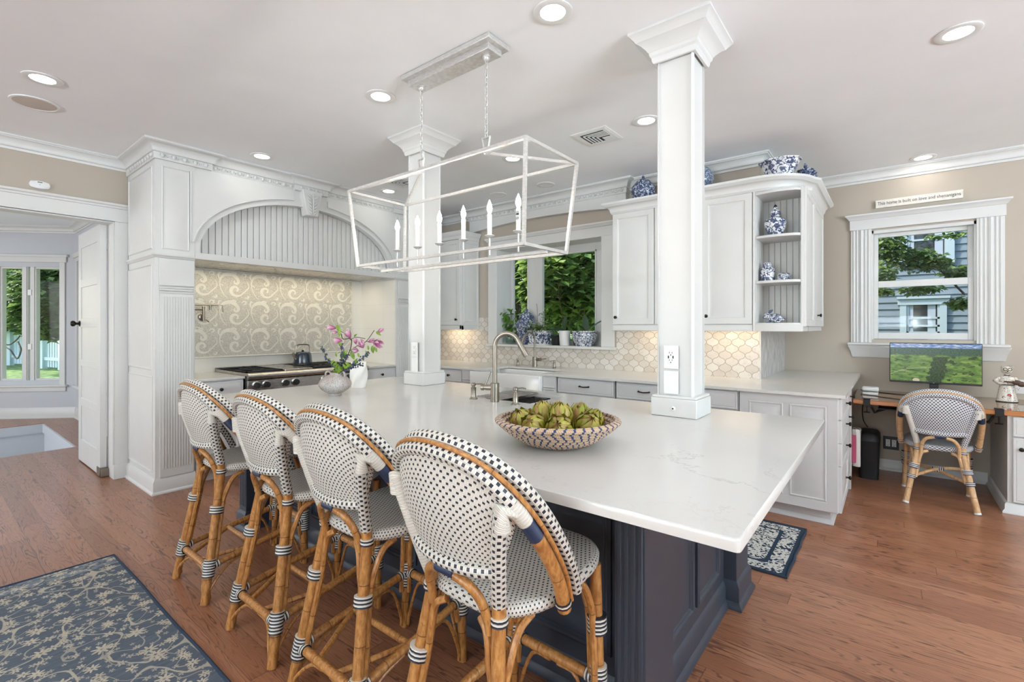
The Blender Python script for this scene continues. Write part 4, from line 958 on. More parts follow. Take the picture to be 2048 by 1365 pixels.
# ------------------------------------------------------------------ rattan chairs and stools
def mir(p, s): return (p[0]*s, p[1], p[2])
def cane_chair(name, label, group, S, bar, wv, wvb, rt, wrapm):
    t = thing(name, label, 'stool' if bar else 'chair', (0, 0, 0), group); D = S-.63
    up = lambda x, y, z: (x, y, z+D)
    # seat
    b = MB(); n = 40
    def outl(k, sc=1):
        a = 2*pi*k/n; c, s_ = cos(a), sin(a); e = .5
        x = abs(c)**e*(1 if c > 0 else -1); y = abs(s_)**e*(1 if s_ > 0 else -1)
        yy = .080+.252*y*sc; hw = .212-.045*max(0, -y)**2-.036*max(0, y)**2
        return x*hw*sc, yy
    per = []; rings = []
    prof = [(.80, -.040), (.95, -.038), (1.0, -.026), (1.005, -.012), (.975, -.001), (.93, .003), (.6, -.004), (.3, -.008), (.02, -.009)]
    for sc, dz in prof: rings.append([(*outl(k, sc), S+dz+.05*max(0, outl(k, sc)[1])) for k in range(n)])
    o_ = len(b.f); b.loft(rings, True, True)
    for i, f in enumerate(b.f):
        rimf = i < 5*n
        if len(f) == 4 and rimf:
            r_ = i//n; k = i % n; a = r_*.016
            b.uv[i] = [(k*.036, a), (k*.036, a+.016), ((k+1)*.036, a+.016), ((k+1)*.036, a)]
        else: b.uv[i] = [(b.v[q][0]+1, b.v[q][1]+1) for q in f]
    obj('seat', b, wv, t, fix=True, ang=60)
    fl = lambda x, y, z: (x, y, z)
    # rear posts, carrying on down as rear legs
    zf = .0
    if bar: foot_r, foot_f, top_f = (.205, -.262, 0), (.185, .265, 0), (.160, .27, S-.035)
    else: foot_r, foot_f, top_f = (.205, -.245, 0), (.205, .25, 0), (.190, .225, S-.035)
    sr = (.130, -.158, S-.03)
    def lp(a, c, z): f = (z-a[2])/(c[2]-a[2]); return tuple(a[i]+(c[i]-a[i])*f for i in range(3))
    corner = up(.204, -.232, .922)
    for s in (-1, 1):
        L = obj('leg', MB().tube([mir(foot_r, s), mir(lp(foot_r, sr, .02), s), mir(lp(foot_r, sr, S*.5), s), mir(sr, s), mir(up(.136, -.165, .66), s)], [.019, .0195, .0195, .019, .019], 12), rt, t)
        F = obj('leg', MB().tube([mir(foot_f, s), mir(lp(foot_f, top_f, S*.5), s), mir(top_f, s)], .0185, 12), rt, t)
        b = MB().tube([mir(p, s) for p in spline([up(.134, -.162, .645), up(.152, -.184, .72), up(.178, -.212, .83), corner], 5)], .0205, 12); obj('back_post', b, wvb if s > 0 else M['whitewrap'], t)
    # back frame
    rail = spline([up(-.160, -.190, .745), up(-.09, -.214, .738), up(0, -.224, .735), up(.09, -.214, .738), up(.160, -.190, .745)], 5)
    obj('lower_rail', MB().tube(rail, .0185, 12), wvb, t)
    BL = [(.230, -.008, .600), (.237, -.045, .690), (.238, -.105, .790), (.230, -.172, .883), (.203, -.226, .958), (.150, -.254, 1.006), (.078, -.271, 1.031), (0, -.277, 1.039)]
    full = spline([mir(up(*p), -1) for p in BL]+[up(*p) for p in BL[-2::-1]], 6); nf_ = len(full); c0 = 20
    topc = full[c0:nf_-c0]
    obj('top_rail', MB().tube(topc, .0185, 12), wvb, t)
    def panel(u, v):
        x = (2*u-1); bx = .155*x; i = u*(len(topc)-1); k = min(int(i), len(topc)-2); tp = topc[k].lerp(topc[k+1], i-k)
        r = u*(len(rail)-1); k = min(int(r), len(rail)-2); bt = rail[k].lerp(rail[k+1], r-k)
        p = bt.lerp(tp, v); p.y -= .022*sin(pi*v)*sin(pi*u)**.5 if 0 < u < 1 else 0
        return tuple(p)
    b = MB().grid(panel, 24, 14, lambda u, v: (u*.36+.5, v*.30+.5)); f2 = MB().grid(lambda u, v: (panel(u, v)[0], panel(u, v)[1]+.007, panel(u, v)[2]), 24, 14, lambda u, v: (u*.36+.5, v*.30+.5))
    for f in f2.f: f.reverse()
    for q in f2.uv: q.reverse()
    b.add(f2.v, f2.f, f2.uv); obj('back_panel', b, wv, t)
    hl = [(.233, .042, .632), (.242, .004, .715), (.245, -.058, .812), (.238, -.126, .906), (.210, -.184, .982), (.153, -.224, 1.031), (.08, -.249, 1.058), (0, -.256, 1.066)]
    hp = spline([mir(up(*p), -1) for p in hl]+[up(*p) for p in hl[-2::-1]], 6)
    obj('hoop', MB().tube(hp, .0185, 12), wvb, t)
    st = [(p+q)/2+V((p.x*.06, -.014, .008)) for p, q in zip(hp, full)]; obj('rattan_strip', MB().tube(st, .0062, 8), rt, t)
    for s in (-1, 1):
        ar = full[:c0+1] if s < 0 else full[::-1][:c0+1]
        obj('arm_rod', MB().tube(ar, .019, 12), rt, t)
        obj('navy_wrap', MB().tube(ar[c0-5:c0-1], .0206, 12), M['navywrap'], t)
        cv = V(mir(corner, s)); jw = full[c0+2] if s < 0 else full[::-1][c0+2]
        obj('joint_wrap', MB().tube([ar[c0-2], ar[c0], jw], [.0205, .0225, .0195], 12), M['whitewrap'], t); obj('joint_wrap', MB().tube([cv+V((0, .004, -.05)), cv, V(ar[c0])], [.021, .024, .020], 12), M['whitewrap'], t)
        obj('binding', MB().tube([ar[1], ar[2]], .0225, 12), wrapm, t)
        obj('binding', MB().tube([mir(up(.133, -.160, .590), s), mir(up(.133, -.160, .612), s)], .0235, 12), wrapm, t)
        br = spline([mir(up(*p), s) for p in [(.030, -.222, .708), (.075, -.214, .694), (.102, -.196, .655), (.110, -.178, .600), (.110, -.172, .565)]], 5)
        obj('back_brace', MB().tube(br, .0125, 10), rt, t)
        # braces from the legs up to the seat
        hz = S-.22 if bar else S-.17
        def brace(leg, d1):
            a, c = leg; p0 = V(lp(a, c, .17 if bar else .2)); p1 = V(lp(a, c, hz)); dv = V(d1); off = dv.normalized()*.026
            pts = [p0+off, p1+off, p1+off*1.5+V((0, 0, .07)), p1+dv*.6+V((0, 0, .15 if bar else .11)), p1+dv+V((0, 0, hz and (S-.045-hz)))]
            obj('brace', MB().tube(spline([mir(p, s) for p in pts], 4), .0115, 8), rt, t)
            return p1
        rl = (foot_r, sr); fl_ = (foot_f, top_f)
        p1 = brace(rl, (-.085, .03, 0)); brace(rl, (.008, .13, 0)); q1 = brace(fl_, (-.10, -.02, 0)); brace(fl_, (.004, -.14, 0))
        for leg, h0, h1 in ((rl, hz-.015, hz+.02), (fl_, hz-.03, hz+.025)):
            obj('binding', MB().tube([mir(lp(*leg, h0), s), mir(lp(*leg, h1), s)], .0315, 14), wrapm, t)
        if bar:
            for leg, h0, h1 in ((rl, .125, .205), (fl_, .19, .30)):
                obj('binding', MB().tube([mir(lp(*leg, h0), s), mir(lp(*leg, h1), s)], .0275, 14), wrapm, t)
            a, c = V(mir(lp(*rl, .17), s)), V(mir(lp(*fl_, .25), s))
            obj('stretcher', MB().tube([a, c], .0155, 10), rt, t)
            d = (c-a).normalized()
            for p, q in ((a, d), (c, -d)): obj('binding', MB().tube([p+q*.018, p+q*.045], .0205, 12), wrapm, t)
            for leg, e, q in ((rl, a, d), (fl_, c, -d)):
                lo = V(mir(lp(*leg, .015), s)); obj('foot_brace', MB().tube(spline([lo+q*.022, lo+q*.026+V((0, 0, .05)), e+q*.09+V((0, 0, -.035)), e+q*.20+V((0, 0, -.018))], 4), .007, 8), rt, t)
        else:
            for leg, z in ((rl, .205), (fl_, .215)):
                obj('binding', MB().tube([mir(lp(*leg, z-.014), s), mir(lp(*leg, z+.014), s)], .0275, 14), wrapm, t)
            a = V(mir(lp(*rl, .205), s)); c = V(mir(lp(*fl_, .215), -s)); m = (a+c)/2+V((0, 0, .035 if s < 0 else .02))
            obj('stretcher', MB().tube(spline([a, m, c], 6), .0125, 10), rt, t)
            for leg in (rl, fl_): obj('foot_cap', MB().tube([mir(lp(*leg, .0005), s), mir(lp(*leg, .014), s)], .0205, 12), M['white'], t)
    obj('navy_wrap', MB().tube([up(-.034, -.224, .714), up(.034, -.224, .714)], .0142, 10), M['navywrap'], t)
    if bar:
        for leg_r, z, r in (((foot_r, sr), .165, .0165), ((foot_f, top_f), .255, .0175)):
            a, c = V(mir(lp(*leg_r, z), -1)), V(lp(*leg_r, z)); obj('stretcher', MB().tube([a, c], r, 12), rt, t)
            for p, q in ((a, 1), (c, -1)):
                obj('binding', MB().tube([p+V((q*.018, 0, 0)), p+V((q*.045, 0, 0))], .0215, 12), wrapm, t)
                lo = V(lp(*leg_r, .015)); lo.x *= (-q); obj('foot_brace', MB().tube(spline([lo+V((q*.022, 0, 0)), lo+V((q*.03, 0, .05)), p+V((q*.08, 0, -.035)), p+V((q*.16, 0, -.02))], 4), .007, 8), rt, t)
        a = V(lp(foot_r, sr, .168)); c = V(lp(foot_f, top_f, .248)); m = a.lerp(c, .45); obj('stretcher', MB().tube([(-m.x, m.y, m.z), (m.x, m.y, m.z)], .0135, 10), rt, t)
        for s in (-1, 1): obj('stretcher', MB().tube([(s*a.x*.3, a.y, a.z), (s*m.x*.98, m.y, m.z)], .011, 8), rt, t)
    else:
        obj('center_binding', MB().tube([(-.035, .0, .236), (.035, .0, .236)], .022, 12), wrapm, t)
    return t
st0 = cane_chair('counter_stool', '', 'rattan counter stools along the island', .655, True, M['weave'], M['weaveb'], M['rattan'], M['wrap'])
for i, (x, y, a, l) in enumerate(((-2.875, 1.172, 0, 'woven rattan counter stool at the far end, closest to the range'), (-2.165, 1.172, 0, 'woven rattan counter stool second from the range'),
                                  (-1.575, 1.158, 0, 'woven rattan counter stool third from the range, facing the gourd vase side'), (-.915, 1.105, -2, 'largest woven rattan counter stool, nearest the camera at the near end of the row'))):
    s = st0 if i == 0 else copy_tree(st0)
    s.location = (x, y, .001); s.rotation_euler = (0, 0, R(a)); s['label'] = l
dc = cane_chair('desk_chair', 'low navy and white woven rattan chair pulled up to the desk', None, .455, False, M['weavec'], M['weavec'], M['palerattan'], stripes('navy and white cane binding', (38, 46, 72), (222, 220, 214)))
dc.location = (.292, 5.115, .001); dc.rotation_euler = (0, 0, R(0))

# ------------------------------------------------------------------ lantern over the island
LX, LY = -1.985, 1.945
ch = thing('linear_chandelier', 'silver open frame linear lantern with six lit candles hanging over the island', 'chandelier', (LX, LY, 1.76)); SV = M['silver']
b = MB(); b.box(LX-.355, LX+.355, LY-.087, LY+.087, 2.882, 2.909); cn = obj('canopy', b, SV, ch, bev=.003)
b = MB(); b.box(LX-.325, LX+.325, LY-.055, LY+.055, 2.848, 2.884); obj('canopy_block', b, SV, cn, bev=.002)
def rod(name, a, c, w=.0075, par=None, wz=None):
    a, c = V(a), V(c); d = (c-a).normalized(); u = V((0, 0, 1)) if abs(d.z) < .8 else V((1, 0, 0)); u = (u-d*u.dot(d)).normalized(); v = d.cross(u); wz = wz or w
    r = [[p+u*(wz*k)+v*(w*m) for k, m in ((1, 1), (1, -1), (-1, -1), (-1, 1))] for p in (a-d*w*.6, c+d*w*.6)]
    return obj(name, MB().loft(r), SV, par or ch, smooth=False, fix=True)
tx0, tx1, ty0, ty1, tz = -2.68, -1.288, 1.722, 2.168, 2.235
bx0, bx1, by0, by1, bz = -2.640, -1.330, 1.762, 2.130, 1.766
for x0, x1, y0, y1, z, nm in ((tx0, tx1, ty0, ty1, tz, 'top_rail'), (bx0, bx1, by0, by1, bz, 'bottom_rail')):
    for a, c in (((x0, y0), (x1, y0)), ((x1, y0), (x1, y1)), ((x1, y1), (x0, y1)), ((x0, y1), (x0, y0))): rod(nm, (*a, z), (*c, z))
for a, c in (((tx0, ty0), (bx0, by0)), ((tx1, ty0), (bx1, by0)), ((tx1, ty1), (bx1, by1)), ((tx0, ty1), (bx0, by1))): rod('corner_rod', (*a, tz), (*c, bz))
for hx, ex in ((-2.25, tx0), (-1.722, tx1)):
    for yy in (ty0, ty1): rod('roof_strut', (ex, yy, tz), (hx, LY, 2.325), .0065)
    b = MB(); w = .004
    for p, q in (((-.010, 2.325), (-.028, 2.408)), ((.010, 2.325), (.028, 2.408)), ((-.03, 2.408), (.03, 2.408)), ((-.014, 2.325), (.014, 2.325))): b.tube([(hx+p[0], LY, p[1]), (hx+q[0], LY, q[1])], .006, 6)
    obj('hanger_loop', b, SV, ch)
    b = MB(); nL = 17; z0, z1 = 2.405, 2.835; Lh = (z1-z0)/nL
    for i in range(nL):
        zc = z0+(i+.5)*Lh; hh = Lh*.66; ww = .0085
        pts = [((ww*cos(a) if i % 2 else 0), (0 if i % 2 else ww*cos(a)), hh*sin(a)) for a in [2*pi*k/12 for k in range(12)]]
        b.tube([(hx+p[0], LY+p[1], zc+p[2]) for p in pts], .0023, 6, loop=True)
    obj('chain', b, SV, ch)
    b = MB().lathe([(.023, 0), (.023, -.006), (.017, -.01), (.014, -.02), (.006, -.026), (.001, -.027)][::-1], (hx, LY, 2.848), 16); obj('chain_mount', b, SV, ch, fix=True)
rod('candle_bar', (bx0+.0, LY, bz-.016), (bx1, LY, bz-.016), .0075)
t = NT('lit candle bulb'); BULB = t.pbr((255, 244, 226), .3, emit=(252, 246, 236), es=85)
WAX = plain('ivory candle sleeve', (240, 238, 232), .5)
def stickermat():
    t = NT('bar code sticker'); z = t.sep(t.tc())[2]; f = t.white(t.comb(t.ma('FLOOR', t.ma('MULTIPLY', z, 460)), 0, 0)); return t.pbr(t.mix(t.ma('GREATER_THAN', f, .5), (60, 60, 60), (226, 226, 222)), .6)
for i in range(6):
    x = -2.482+i*.196; z = 1.872
    c = obj('candle', MB().lathe([(.0125, 0), (.0125, .112), (.009, .115), (.001, .115)], (x, LY, z+.004), 16), WAX, ch, fix=True)
    obj('drip_cup', MB().lathe([(.004, -.012), (.016, -.008), (.027, 0), (.027, .003), (.013, .004)], (x, LY, z), 18), SV, c, fix=True)
    obj('stem', MB().lathe([(.005, -.106), (.005, -.012)], (x, LY, z), 10), SV, c, fix=True)
    obj('bulb', MB().lathe([(.006, 0), (.008, .006), (.0135, .022), (.0145, .032), (.011, .05), (.005, .066), (.001, .076)], (x, LY, z+.118), 16), BULB, c, fix=True)
    if i == 5: obj('sticker', MB().grid(lambda u, v: (x+.0129*cos(R(-150+u*110)), LY+.0129*sin(R(-150+u*110)), z+.058+v*.05), 8, 1), stickermat(), c, label='black and white bar code sticker')
# ------------------------------------------------------------------ ceiling fittings
t = NT('lit lamp lens'); LENS = t.pbr((255, 252, 245), .5, emit=(255, 247, 234), es=9)
def can(x, y, label, lit=True, pw=1.0):
    o = thing('recessed_light', label, 'ceiling light', (x, y, ZC-.001), 'recessed ceiling lights')
    obj('trim_ring', MB().lathe([(.096, 0), (.096, -.004), (.088, -.007), (.062, -.004), (.060, 0)][::-1], (x, y, ZC-.001), 32), M['white'], o, fix=True)
    obj('lens', MB().lathe([(.061, -.003), (.001, -.0045)][::-1], (x, y, ZC-.001), 28), LENS if lit else M['white'], o, fix=True)
    if lit:
        l = area('lamp', (0, 0, -.012), (0, 0, -1), .11, .11, CAN_POWER*pw, (1, .98, .95), 'DISK', o)
    return o
for x, y, l in ((-1.287, 1.94, 'recessed light above the near end of the island, left of the near column top'), (.272, 3.385, 'recessed light at the upper right over the open floor'), (-2.651, 1.94, 'recessed light left of the lantern canopy'),
                (-1.422, 3.39, 'recessed light beside the square vent, behind the near column'), (-4.413, 1.96, 'recessed light in front of the range hood crown'), (-4.43, 3.35, 'recessed light in front of the right end of the hood, near the far column'),
                (-2.69, 3.40, 'recessed light seen inside the lantern frame'), (.222, 5.68, 'recessed light above the desk window'), (-4.092, .509, 'recessed light above the doorway, next to the round speaker')): can(x, y, l, True, .5 if (x < -4.3 or y > 5) else 1)
for x, y in ((-2.65, -.2), (-1.29, -.2), (.27, .6), (1.7, .6), (1.7, 3.4), (-4.1, -1.6), (-1.3, -1.9), (.8, -1.9)): can(x, y, 'recessed light behind the camera')
can(-2.903, 4.24, 'unlit recessed light near the sink window', False); can(-3.55, 4.22, 'unlit recessed light behind the lantern candles', False)
b = MB().lathe([(.001, -.006), (.10, -.006), (.115, -.004), (.118, 0)], (-4.577, .532, ZC-.001), 36); sp = thing('ceiling_speaker', 'round beige speaker grille in the ceiling over the doorway', 'speaker', (-4.577, .532, ZC))
obj('ring', MB().lathe([(.128, 0), (.126, -.005), (.112, -.007), (.110, -.003)][::-1], (-4.577, .532, ZC-.001), 36), M['white'], sp, fix=True); obj('grille', b, plain('speaker grille', (206, 196, 184), .8, nz=.06, nsc=400), sp, fix=True)
def vent(x, y, label):
    v = thing('ceiling_vent', label, 'vent', (x, y, ZC), 'ceiling vents'); z = ZC-.001; r = .15
    q = lambda h, zz: [(x-h, y-h, zz), (x+h, y-h, zz), (x+h, y+h, zz), (x-h, y+h, zz)]
    b = MB().loft([q(.155, z), q(.155, z-.004), q(.13, z-.008), q(.105, z-.008), q(.105, z)], True, False); obj('frame', b, M['white'], v, fix=True, smooth=False)
    b = MB(); b.box(x-.105, x+.105, y-.105, y+.105, z-.002, z); obj('duct_opening', b, M['black'], v, smooth=False)
    for k in range(4):
        h = .105-.026*(k+1)*1.0+.0; 
        b = MB(); w = .006; zz = z-.007
        for a, c in (((-1, -1), (1, -1)), ((-1, -1), (-1, 1))):
            if a[1] == c[1]: b.obox((x, y, zz), (1, 0, 0), (0, .7, .7), (0, -.7, .7), -.105+.0, h+.02, (-h-w)*1.41, (-h+w)*1.41*.98, -h*0-.001, .001) if False else b.box(x-h, x+.105, y-h-w, y-h+w, zz-.002, zz+.001)
            else: b.box(x-h-w, x-h+w, y-h, y+.105, zz-.002, zz+.001)
        obj('louvre', b, M['white'], v, smooth=False)
    b = MB(); b.box(x+.03, x+.105, y+.03, y+.105, z-.009, z-.005); obj('louvre', b, M['white'], v, smooth=False)
    return v
vent(-1.851, 3.43, 'square white ceiling vent left of the near column'); vent(-4.06, 3.22, 'square white ceiling vent partly behind the far column')
b = MB().lathe([(.033, 0), (.033, .02), (.028, .026), (.001, .027)], (0, 0, 0), 24, sx=1, sy=1); b.v = [(XL+z, .669+x*2.0 if abs(x) < .02 else .669+x*1.0+(.030 if x > 0 else -.030), 2.555+y) for x, y, z in b.v]
sn = thing('wall_sensor', 'small white sensor on the taupe wall above the doorway', 'sensor', (XL, .669, 2.555)); obj('case', b, M['white'], sn, fix=True)
b = MB(); b.box(XL+.026, XL+.0285, .655, .683, 2.572, 2.577); b.box(XL+.026, XL+.0285, .667, .671, 2.553, 2.557); obj('slot', b, M['black'], sn)
# ------------------------------------------------------------------ rugs
def rugmat(name, big):
    t = NT(name); p = t.tc(); u, v, _ = t.sep(t.tc('UV'))
    def flower(vec, sc, rad, np_, rnd=.75):
        d = t.n('TexVoronoi', {'Vector': vec, 'Scale': sc, 'Randomness': rnd}, voronoi_dimensions='2D'); q = t.sep(t.vm('SUBTRACT', vec, d.outputs['Position']))
        an = t.ma('ARCTAN2', q[1], q[0]); r = t.ma('SQRT', t.ma('ADD', t.ma('MULTIPLY', q[0], q[0]), t.ma('MULTIPLY', q[1], q[1])))
        ph = t.ma('MULTIPLY', t.sep(d.outputs['Color'])[0], 6.28); sz = t.ma('MULTIPLY_ADD', t.sep(d.outputs['Color'])[1], .6, .65)
        lim = t.ma('MULTIPLY', t.ma('MULTIPLY', t.ma('MULTIPLY_ADD', t.ma('COSINE', t.ma('MULTIPLY_ADD', an, np_, ph)), .30, .70), rad), sz)
        return t.ma('MULTIPLY', t.ma('LESS_THAN', r, lim), t.ma('GREATER_THAN', r, t.ma('MULTIPLY', lim, .22)))
    if big:
        w = t.vm('ADD', p, t.vm('MULTIPLY', t.noise(p, 9, 2, out=1), (.03, .03, 0)))
        def vine(sc, w0): 
            q = t.ma('ABSOLUTE', t.ma('SUBTRACT', t.noise(w, sc, 0, .4), .5)); return t.ma('SUBTRACT', 1, t.step(q, w0*.6, w0))
        m = t.ma('MAXIMUM', flower(p, 7.2, .033, 8), t.ma('MAXIMUM', t.ma('MULTIPLY', flower(t.vm('ADD', p, (.31, .17, 0)), 11, .021, 6), .9), t.ma('MULTIPLY', flower(t.vm('ADD', p, (.11, .57, 0)), 19, .013, 5), .7)))
        m = t.ma('MAXIMUM', m, t.ma('MULTIPLY', t.ma('MAXIMUM', vine(4.2, .010), t.ma('MULTIPLY', vine(8, .014), .7)), .8))
        inb = t.ma('LESS_THAN', v, .135)
        st = t.noise(t.vm('MULTIPLY', p, (160, 6, 1)), 3, 3, .6); st2 = t.noise(t.vm('MULTIPLY', p, (40, 3, 1)), 3, 3, .6)
        base = t.mix(st, (72, 80, 91), (100, 108, 117)); base = t.mix(t.ma('MULTIPLY', t.step(st2, .4, .7), .4), base, (116, 126, 134)); base = t.mix(t.ma('MULTIPLY', inb, .55), base, (140, 146, 152))
        wear = t.ma('MULTIPLY_ADD', t.noise(p, 14, 3), .5, .50)
        c = t.mix(t.ma('MULTIPLY', m, wear), base, (206, 192, 168))
        c = t.mix(t.ma('MULTIPLY', t.ma('MULTIPLY', inb, flower(t.vm('ADD', p, (.2, .3, 0)), 13, .03, 4)), .6), c, (62, 74, 90))
        ln = t.ma('MAXIMUM', t.ma('LESS_THAN', t.ma('ABSOLUTE', t.ma('SUBTRACT', v, .135)), .005), t.ma('LESS_THAN', t.ma('ABSOLUTE', t.ma('SUBTRACT', v, .035)), .004))
        c = t.mix(t.ma('MULTIPLY', ln, .6), c, (46, 56, 70))
    else:
        w = t.vm('ADD', p, t.vm('MULTIPLY', t.noise(p, 18, 2, out=1), (.04, .04, 0)))
        a = t.ma('SINE', t.ma('MULTIPLY', t.noise(w, 21, 1, .5), 30)); m = t.step(a, -.25, -.05)
        m = t.ma('MAXIMUM', m, flower(p, 9, .045, 7)); 
        ln = t.ma('LESS_THAN', t.ma('ABSOLUTE', t.ma('SUBTRACT', v, .125)), .011); ln2 = t.ma('LESS_THAN', v, .028)
        m = t.ma('MULTIPLY', m, t.ma('SUBTRACT', 1, t.ma('MAXIMUM', ln, ln2)))
        c = t.mix(m, (50, 62, 78), (202, 200, 192))
    return t.pbr(c, .95, 0, t.bump(t.noise(p, 420, 1), .4, .002), spec=.1)
def rug(name, label, x0, x1, y0, y1, mat, edge, rot=0, h=.006):
    t = thing(name, label, 'rug', ((x0+x1)/2, (y0+y1)/2, 0)); nx, ny = 40, 30
    def wav(x, y): return .0012*sin(x*9+y*5)+.001
    b = MB().grid(lambda u, v: (x0+(x1-x0)*u, y0+(y1-y0)*v, h+wav(x0+(x1-x0)*u, y0+(y1-y0)*v)), nx, ny, lambda u, v: (0, min(u*(x1-x0), 9 if x0 < -3 else (1-u)*(x1-x0), 9 if x0 < -3 else min(v*(y1-y0), (1-v)*(y1-y0)))))
    obj('pile', b, mat, t)
    r = spline([(x0, y0, h*.6), (x1, y0, h*.6), (x1, y1, h*.6), (x0, y1, h*.6)], 1, True); b = MB()
    pts = []
    for (ax, ay), (cx, cy) in (((x0, y0), (x1, y0)), ((x1, y0), (x1, y1)), ((x1, y1), (x0, y1)), ((x0, y1), (x0, y0))):
        for k in range(10): f = k/10; pts.append((ax+(cx-ax)*f+.003*sin(k*2.1+ay*9), ay+(cy-ay)*f+.003*sin(k*1.7+ax*7), h*.75+.002))
    b.tube(pts, .0075, 8, loop=True); obj('edge_binding', b, edge, t)
    return t
rug('area_rug', 'large faded blue grey rug with cream floral vines, bottom left corner', -3.665, -.9, -1.6, .765, rugmat('faded blue floral rug', True), plain('navy rug binding', (44, 56, 74), .95))
rug('runner_rug', 'small dark blue and white patterned rug between the island and the peninsula', -2.2, -.452, 2.985, 3.775, rugmat('navy and white patterned rug', False), plain('dark navy rug binding', (40, 52, 68), .95))
# ------------------------------------------------------------------ desk corner
t = NT('polished cherry wood'); f = t.noise(t.vm('MULTIPLY', t.tc(), (1.5, 22, 22)), 4, 4); WOOD = t.pbr(t.mix(f, (168, 104, 62), (206, 142, 92)), .15, coat=.3)
dk = thing('desk', 'long polished wood desk top between the peninsula and the desk cabinet', 'desk', (.7, 5.45, .72))
b = MB(); b.box(-.262, 2.2, 5.05, 5.872, .722, .757); obj('desk_top', b, WOOD, dk, bev=.006)
b = MB(); b.box(-.262, 2.2, 5.052, 5.872, .7575, .7635); t = NT('smoked glass sheet'); obj('glass_sheet', b, t.pbr((150, 118, 92), .04, spec=.7), dk, smooth=False)
cb = thing('desk_cabinet', 'white desk cabinet with a drawer and door at the right edge', 'cabinet', (1.3, 5.4, 0))
b = MB(); b.box(.675, 2.2, 5.075, 5.86, 0, .72); obj('body', b, M['cab'], cb, smooth=False)
front('drawer', cb, (.70, 5.075, .572), (1, 0, 0), (0, -1, 0), .44, .142, FLATP, 'cab', kn=(.22, .07)); front('door', cb, (.70, 5.075, .085), (1, 0, 0), (0, -1, 0), .44, .478, FLATP, 'cab', kn=(.042, .40))
front('drawer', cb, (1.16, 5.075, .572), (1, 0, 0), (0, -1, 0), .44, .142, FLATP, 'cab', kn=(.22, .07))
b = MB().sweep([(.675, 5.86), (.675, 5.075), (2.2, 5.075)], [(0, 0), (-.03, 0), (-.03, .012), (-.016, .03), (-.016, .065), (-.006, .078), (0, .08)]); obj('base_moulding', b, M['cab'], cb, fix=True)
mo = thing('monitor', 'black framed widescreen monitor showing an aerial golf course', 'monitor', (.29, 5.62, .764))
mx0, mx1, mz0, mz1, my = -.014, .600, .878, 1.237, 5.61
b = MB(); b.box(mx0, mx1, my, my+.03, mz0, mz1); b.box(.1, .5, my+.03, my+.055, .95, 1.15); obj('housing', b, M['plastic'], mo, bev=.004)
t = NT('golf course picture'); u, v, _ = t.sep(t.tc('UV')); uv = t.comb(t.ma('MULTIPLY', u, 1.72), v, 0)
sk = t.mix(t.step(t.noise(t.vm('MULTIPLY', uv, (3, 14, 1)), 3, 4), .42, .66), (84, 132, 200), (222, 226, 236))
persp = t.comb(t.ma('MULTIPLY', u, 1.7), t.ma('DIVIDE', 1, t.ma('SUBTRACT', 1.0, t.ma('MULTIPLY', v, .93))), 0)
gn = t.noise(t.vm('MULTIPLY', uv, (2.2, 5.5, 1)), 2.2, 4, .55, .6)
gr = t.ramp(gn, [(.3, (52, 78, 36)), (.42, (88, 124, 50)), (.55, (112, 148, 62)), (.7, (150, 178, 92))])
tr = t.noise(t.vm('MULTIPLY', uv, (1, 1.5, 1)), 30, 3); trc = t.mix(t.step(tr, .35, .7), (22, 40, 18), (66, 98, 42))
du = t.ma('SUBTRACT', u, t.ma('MULTIPLY_ADD', v, .12, .50)); grove = t.step(t.ma('ADD', t.ma('SUBTRACT', .10, t.ma('ABSOLUTE', du)), t.ma('MULTIPLY', t.ma('SUBTRACT', t.noise(uv, 14, 2), .5), .16)), .0, .02)
grove = t.ma('MULTIPLY', grove, t.ma('LESS_THAN', v, .66))
blob = t.ma('SUBTRACT', 1, t.step(t.voro(t.vm('MULTIPLY', uv, (1, 1.7, 1)), 6.5), .16, .21)); blob = t.ma('MULTIPLY', blob, t.step(t.noise(uv, 3, 1), .36, .46))
shd = t.ma('SUBTRACT', 1, t.step(t.voro(t.vm('ADD', t.vm('MULTIPLY', uv, (1, 3.4, 1)), (-.04, .05, 0)), 4.2), .16, .24))
trees2 = t.ma('MULTIPLY', t.step(t.noise(t.vm('MULTIPLY', uv, (1, 2.2, 1)), 4.6, 4, .6), .56, .60), t.ma('MULTIPLY', t.ma('LESS_THAN', v, .72), t.step(t.ma('ABSOLUTE', t.ma('SUBTRACT', u, .38)), .10, .16)))
g = t.mix(t.ma('MULTIPLY', shd, .55), gr, (36, 66, 32)); g = t.mix(t.ma('MAXIMUM', t.ma('MAXIMUM', grove, blob), trees2), g, trc)
pth = t.ma('LESS_THAN', t.ma('ABSOLUTE', t.ma('SUBTRACT', v, t.ma('MULTIPLY_ADD', t.ma('SINE', t.ma('MULTIPLY', u, 9)), .05, t.ma('MULTIPLY_ADD', u, .55, .16)))), .006); pth = t.ma('MULTIPLY', pth, t.ma('LESS_THAN', u, .47))
g = t.mix(t.ma('MULTIPLY', pth, .7), g, (208, 206, 176))
far = t.mix(t.step(t.noise(t.vm('MULTIPLY', uv, (1, 3, 1)), 26, 4), .35, .65), (30, 58, 54), (80, 116, 86))
g = t.mix(t.step(t.ma('ADD', v, t.ma('MULTIPLY', t.noise(uv, 9, 2), .12)), .74, .77), g, far); g = t.mix(t.step(v, .885, .9), g, sk)
bk = t.ma('LESS_THAN', t.ma('ADD', t.ma('POWER', t.ma('DIVIDE', t.ma('SUBTRACT', u, .30), .04), 2), t.ma('POWER', t.ma('DIVIDE', t.ma('SUBTRACT', v, .03), .05), 2)), 1); g = t.mix(bk, g, (214, 200, 176))
SCR = t.pbr((6, 6, 6), .25, emit=g, es=.62)
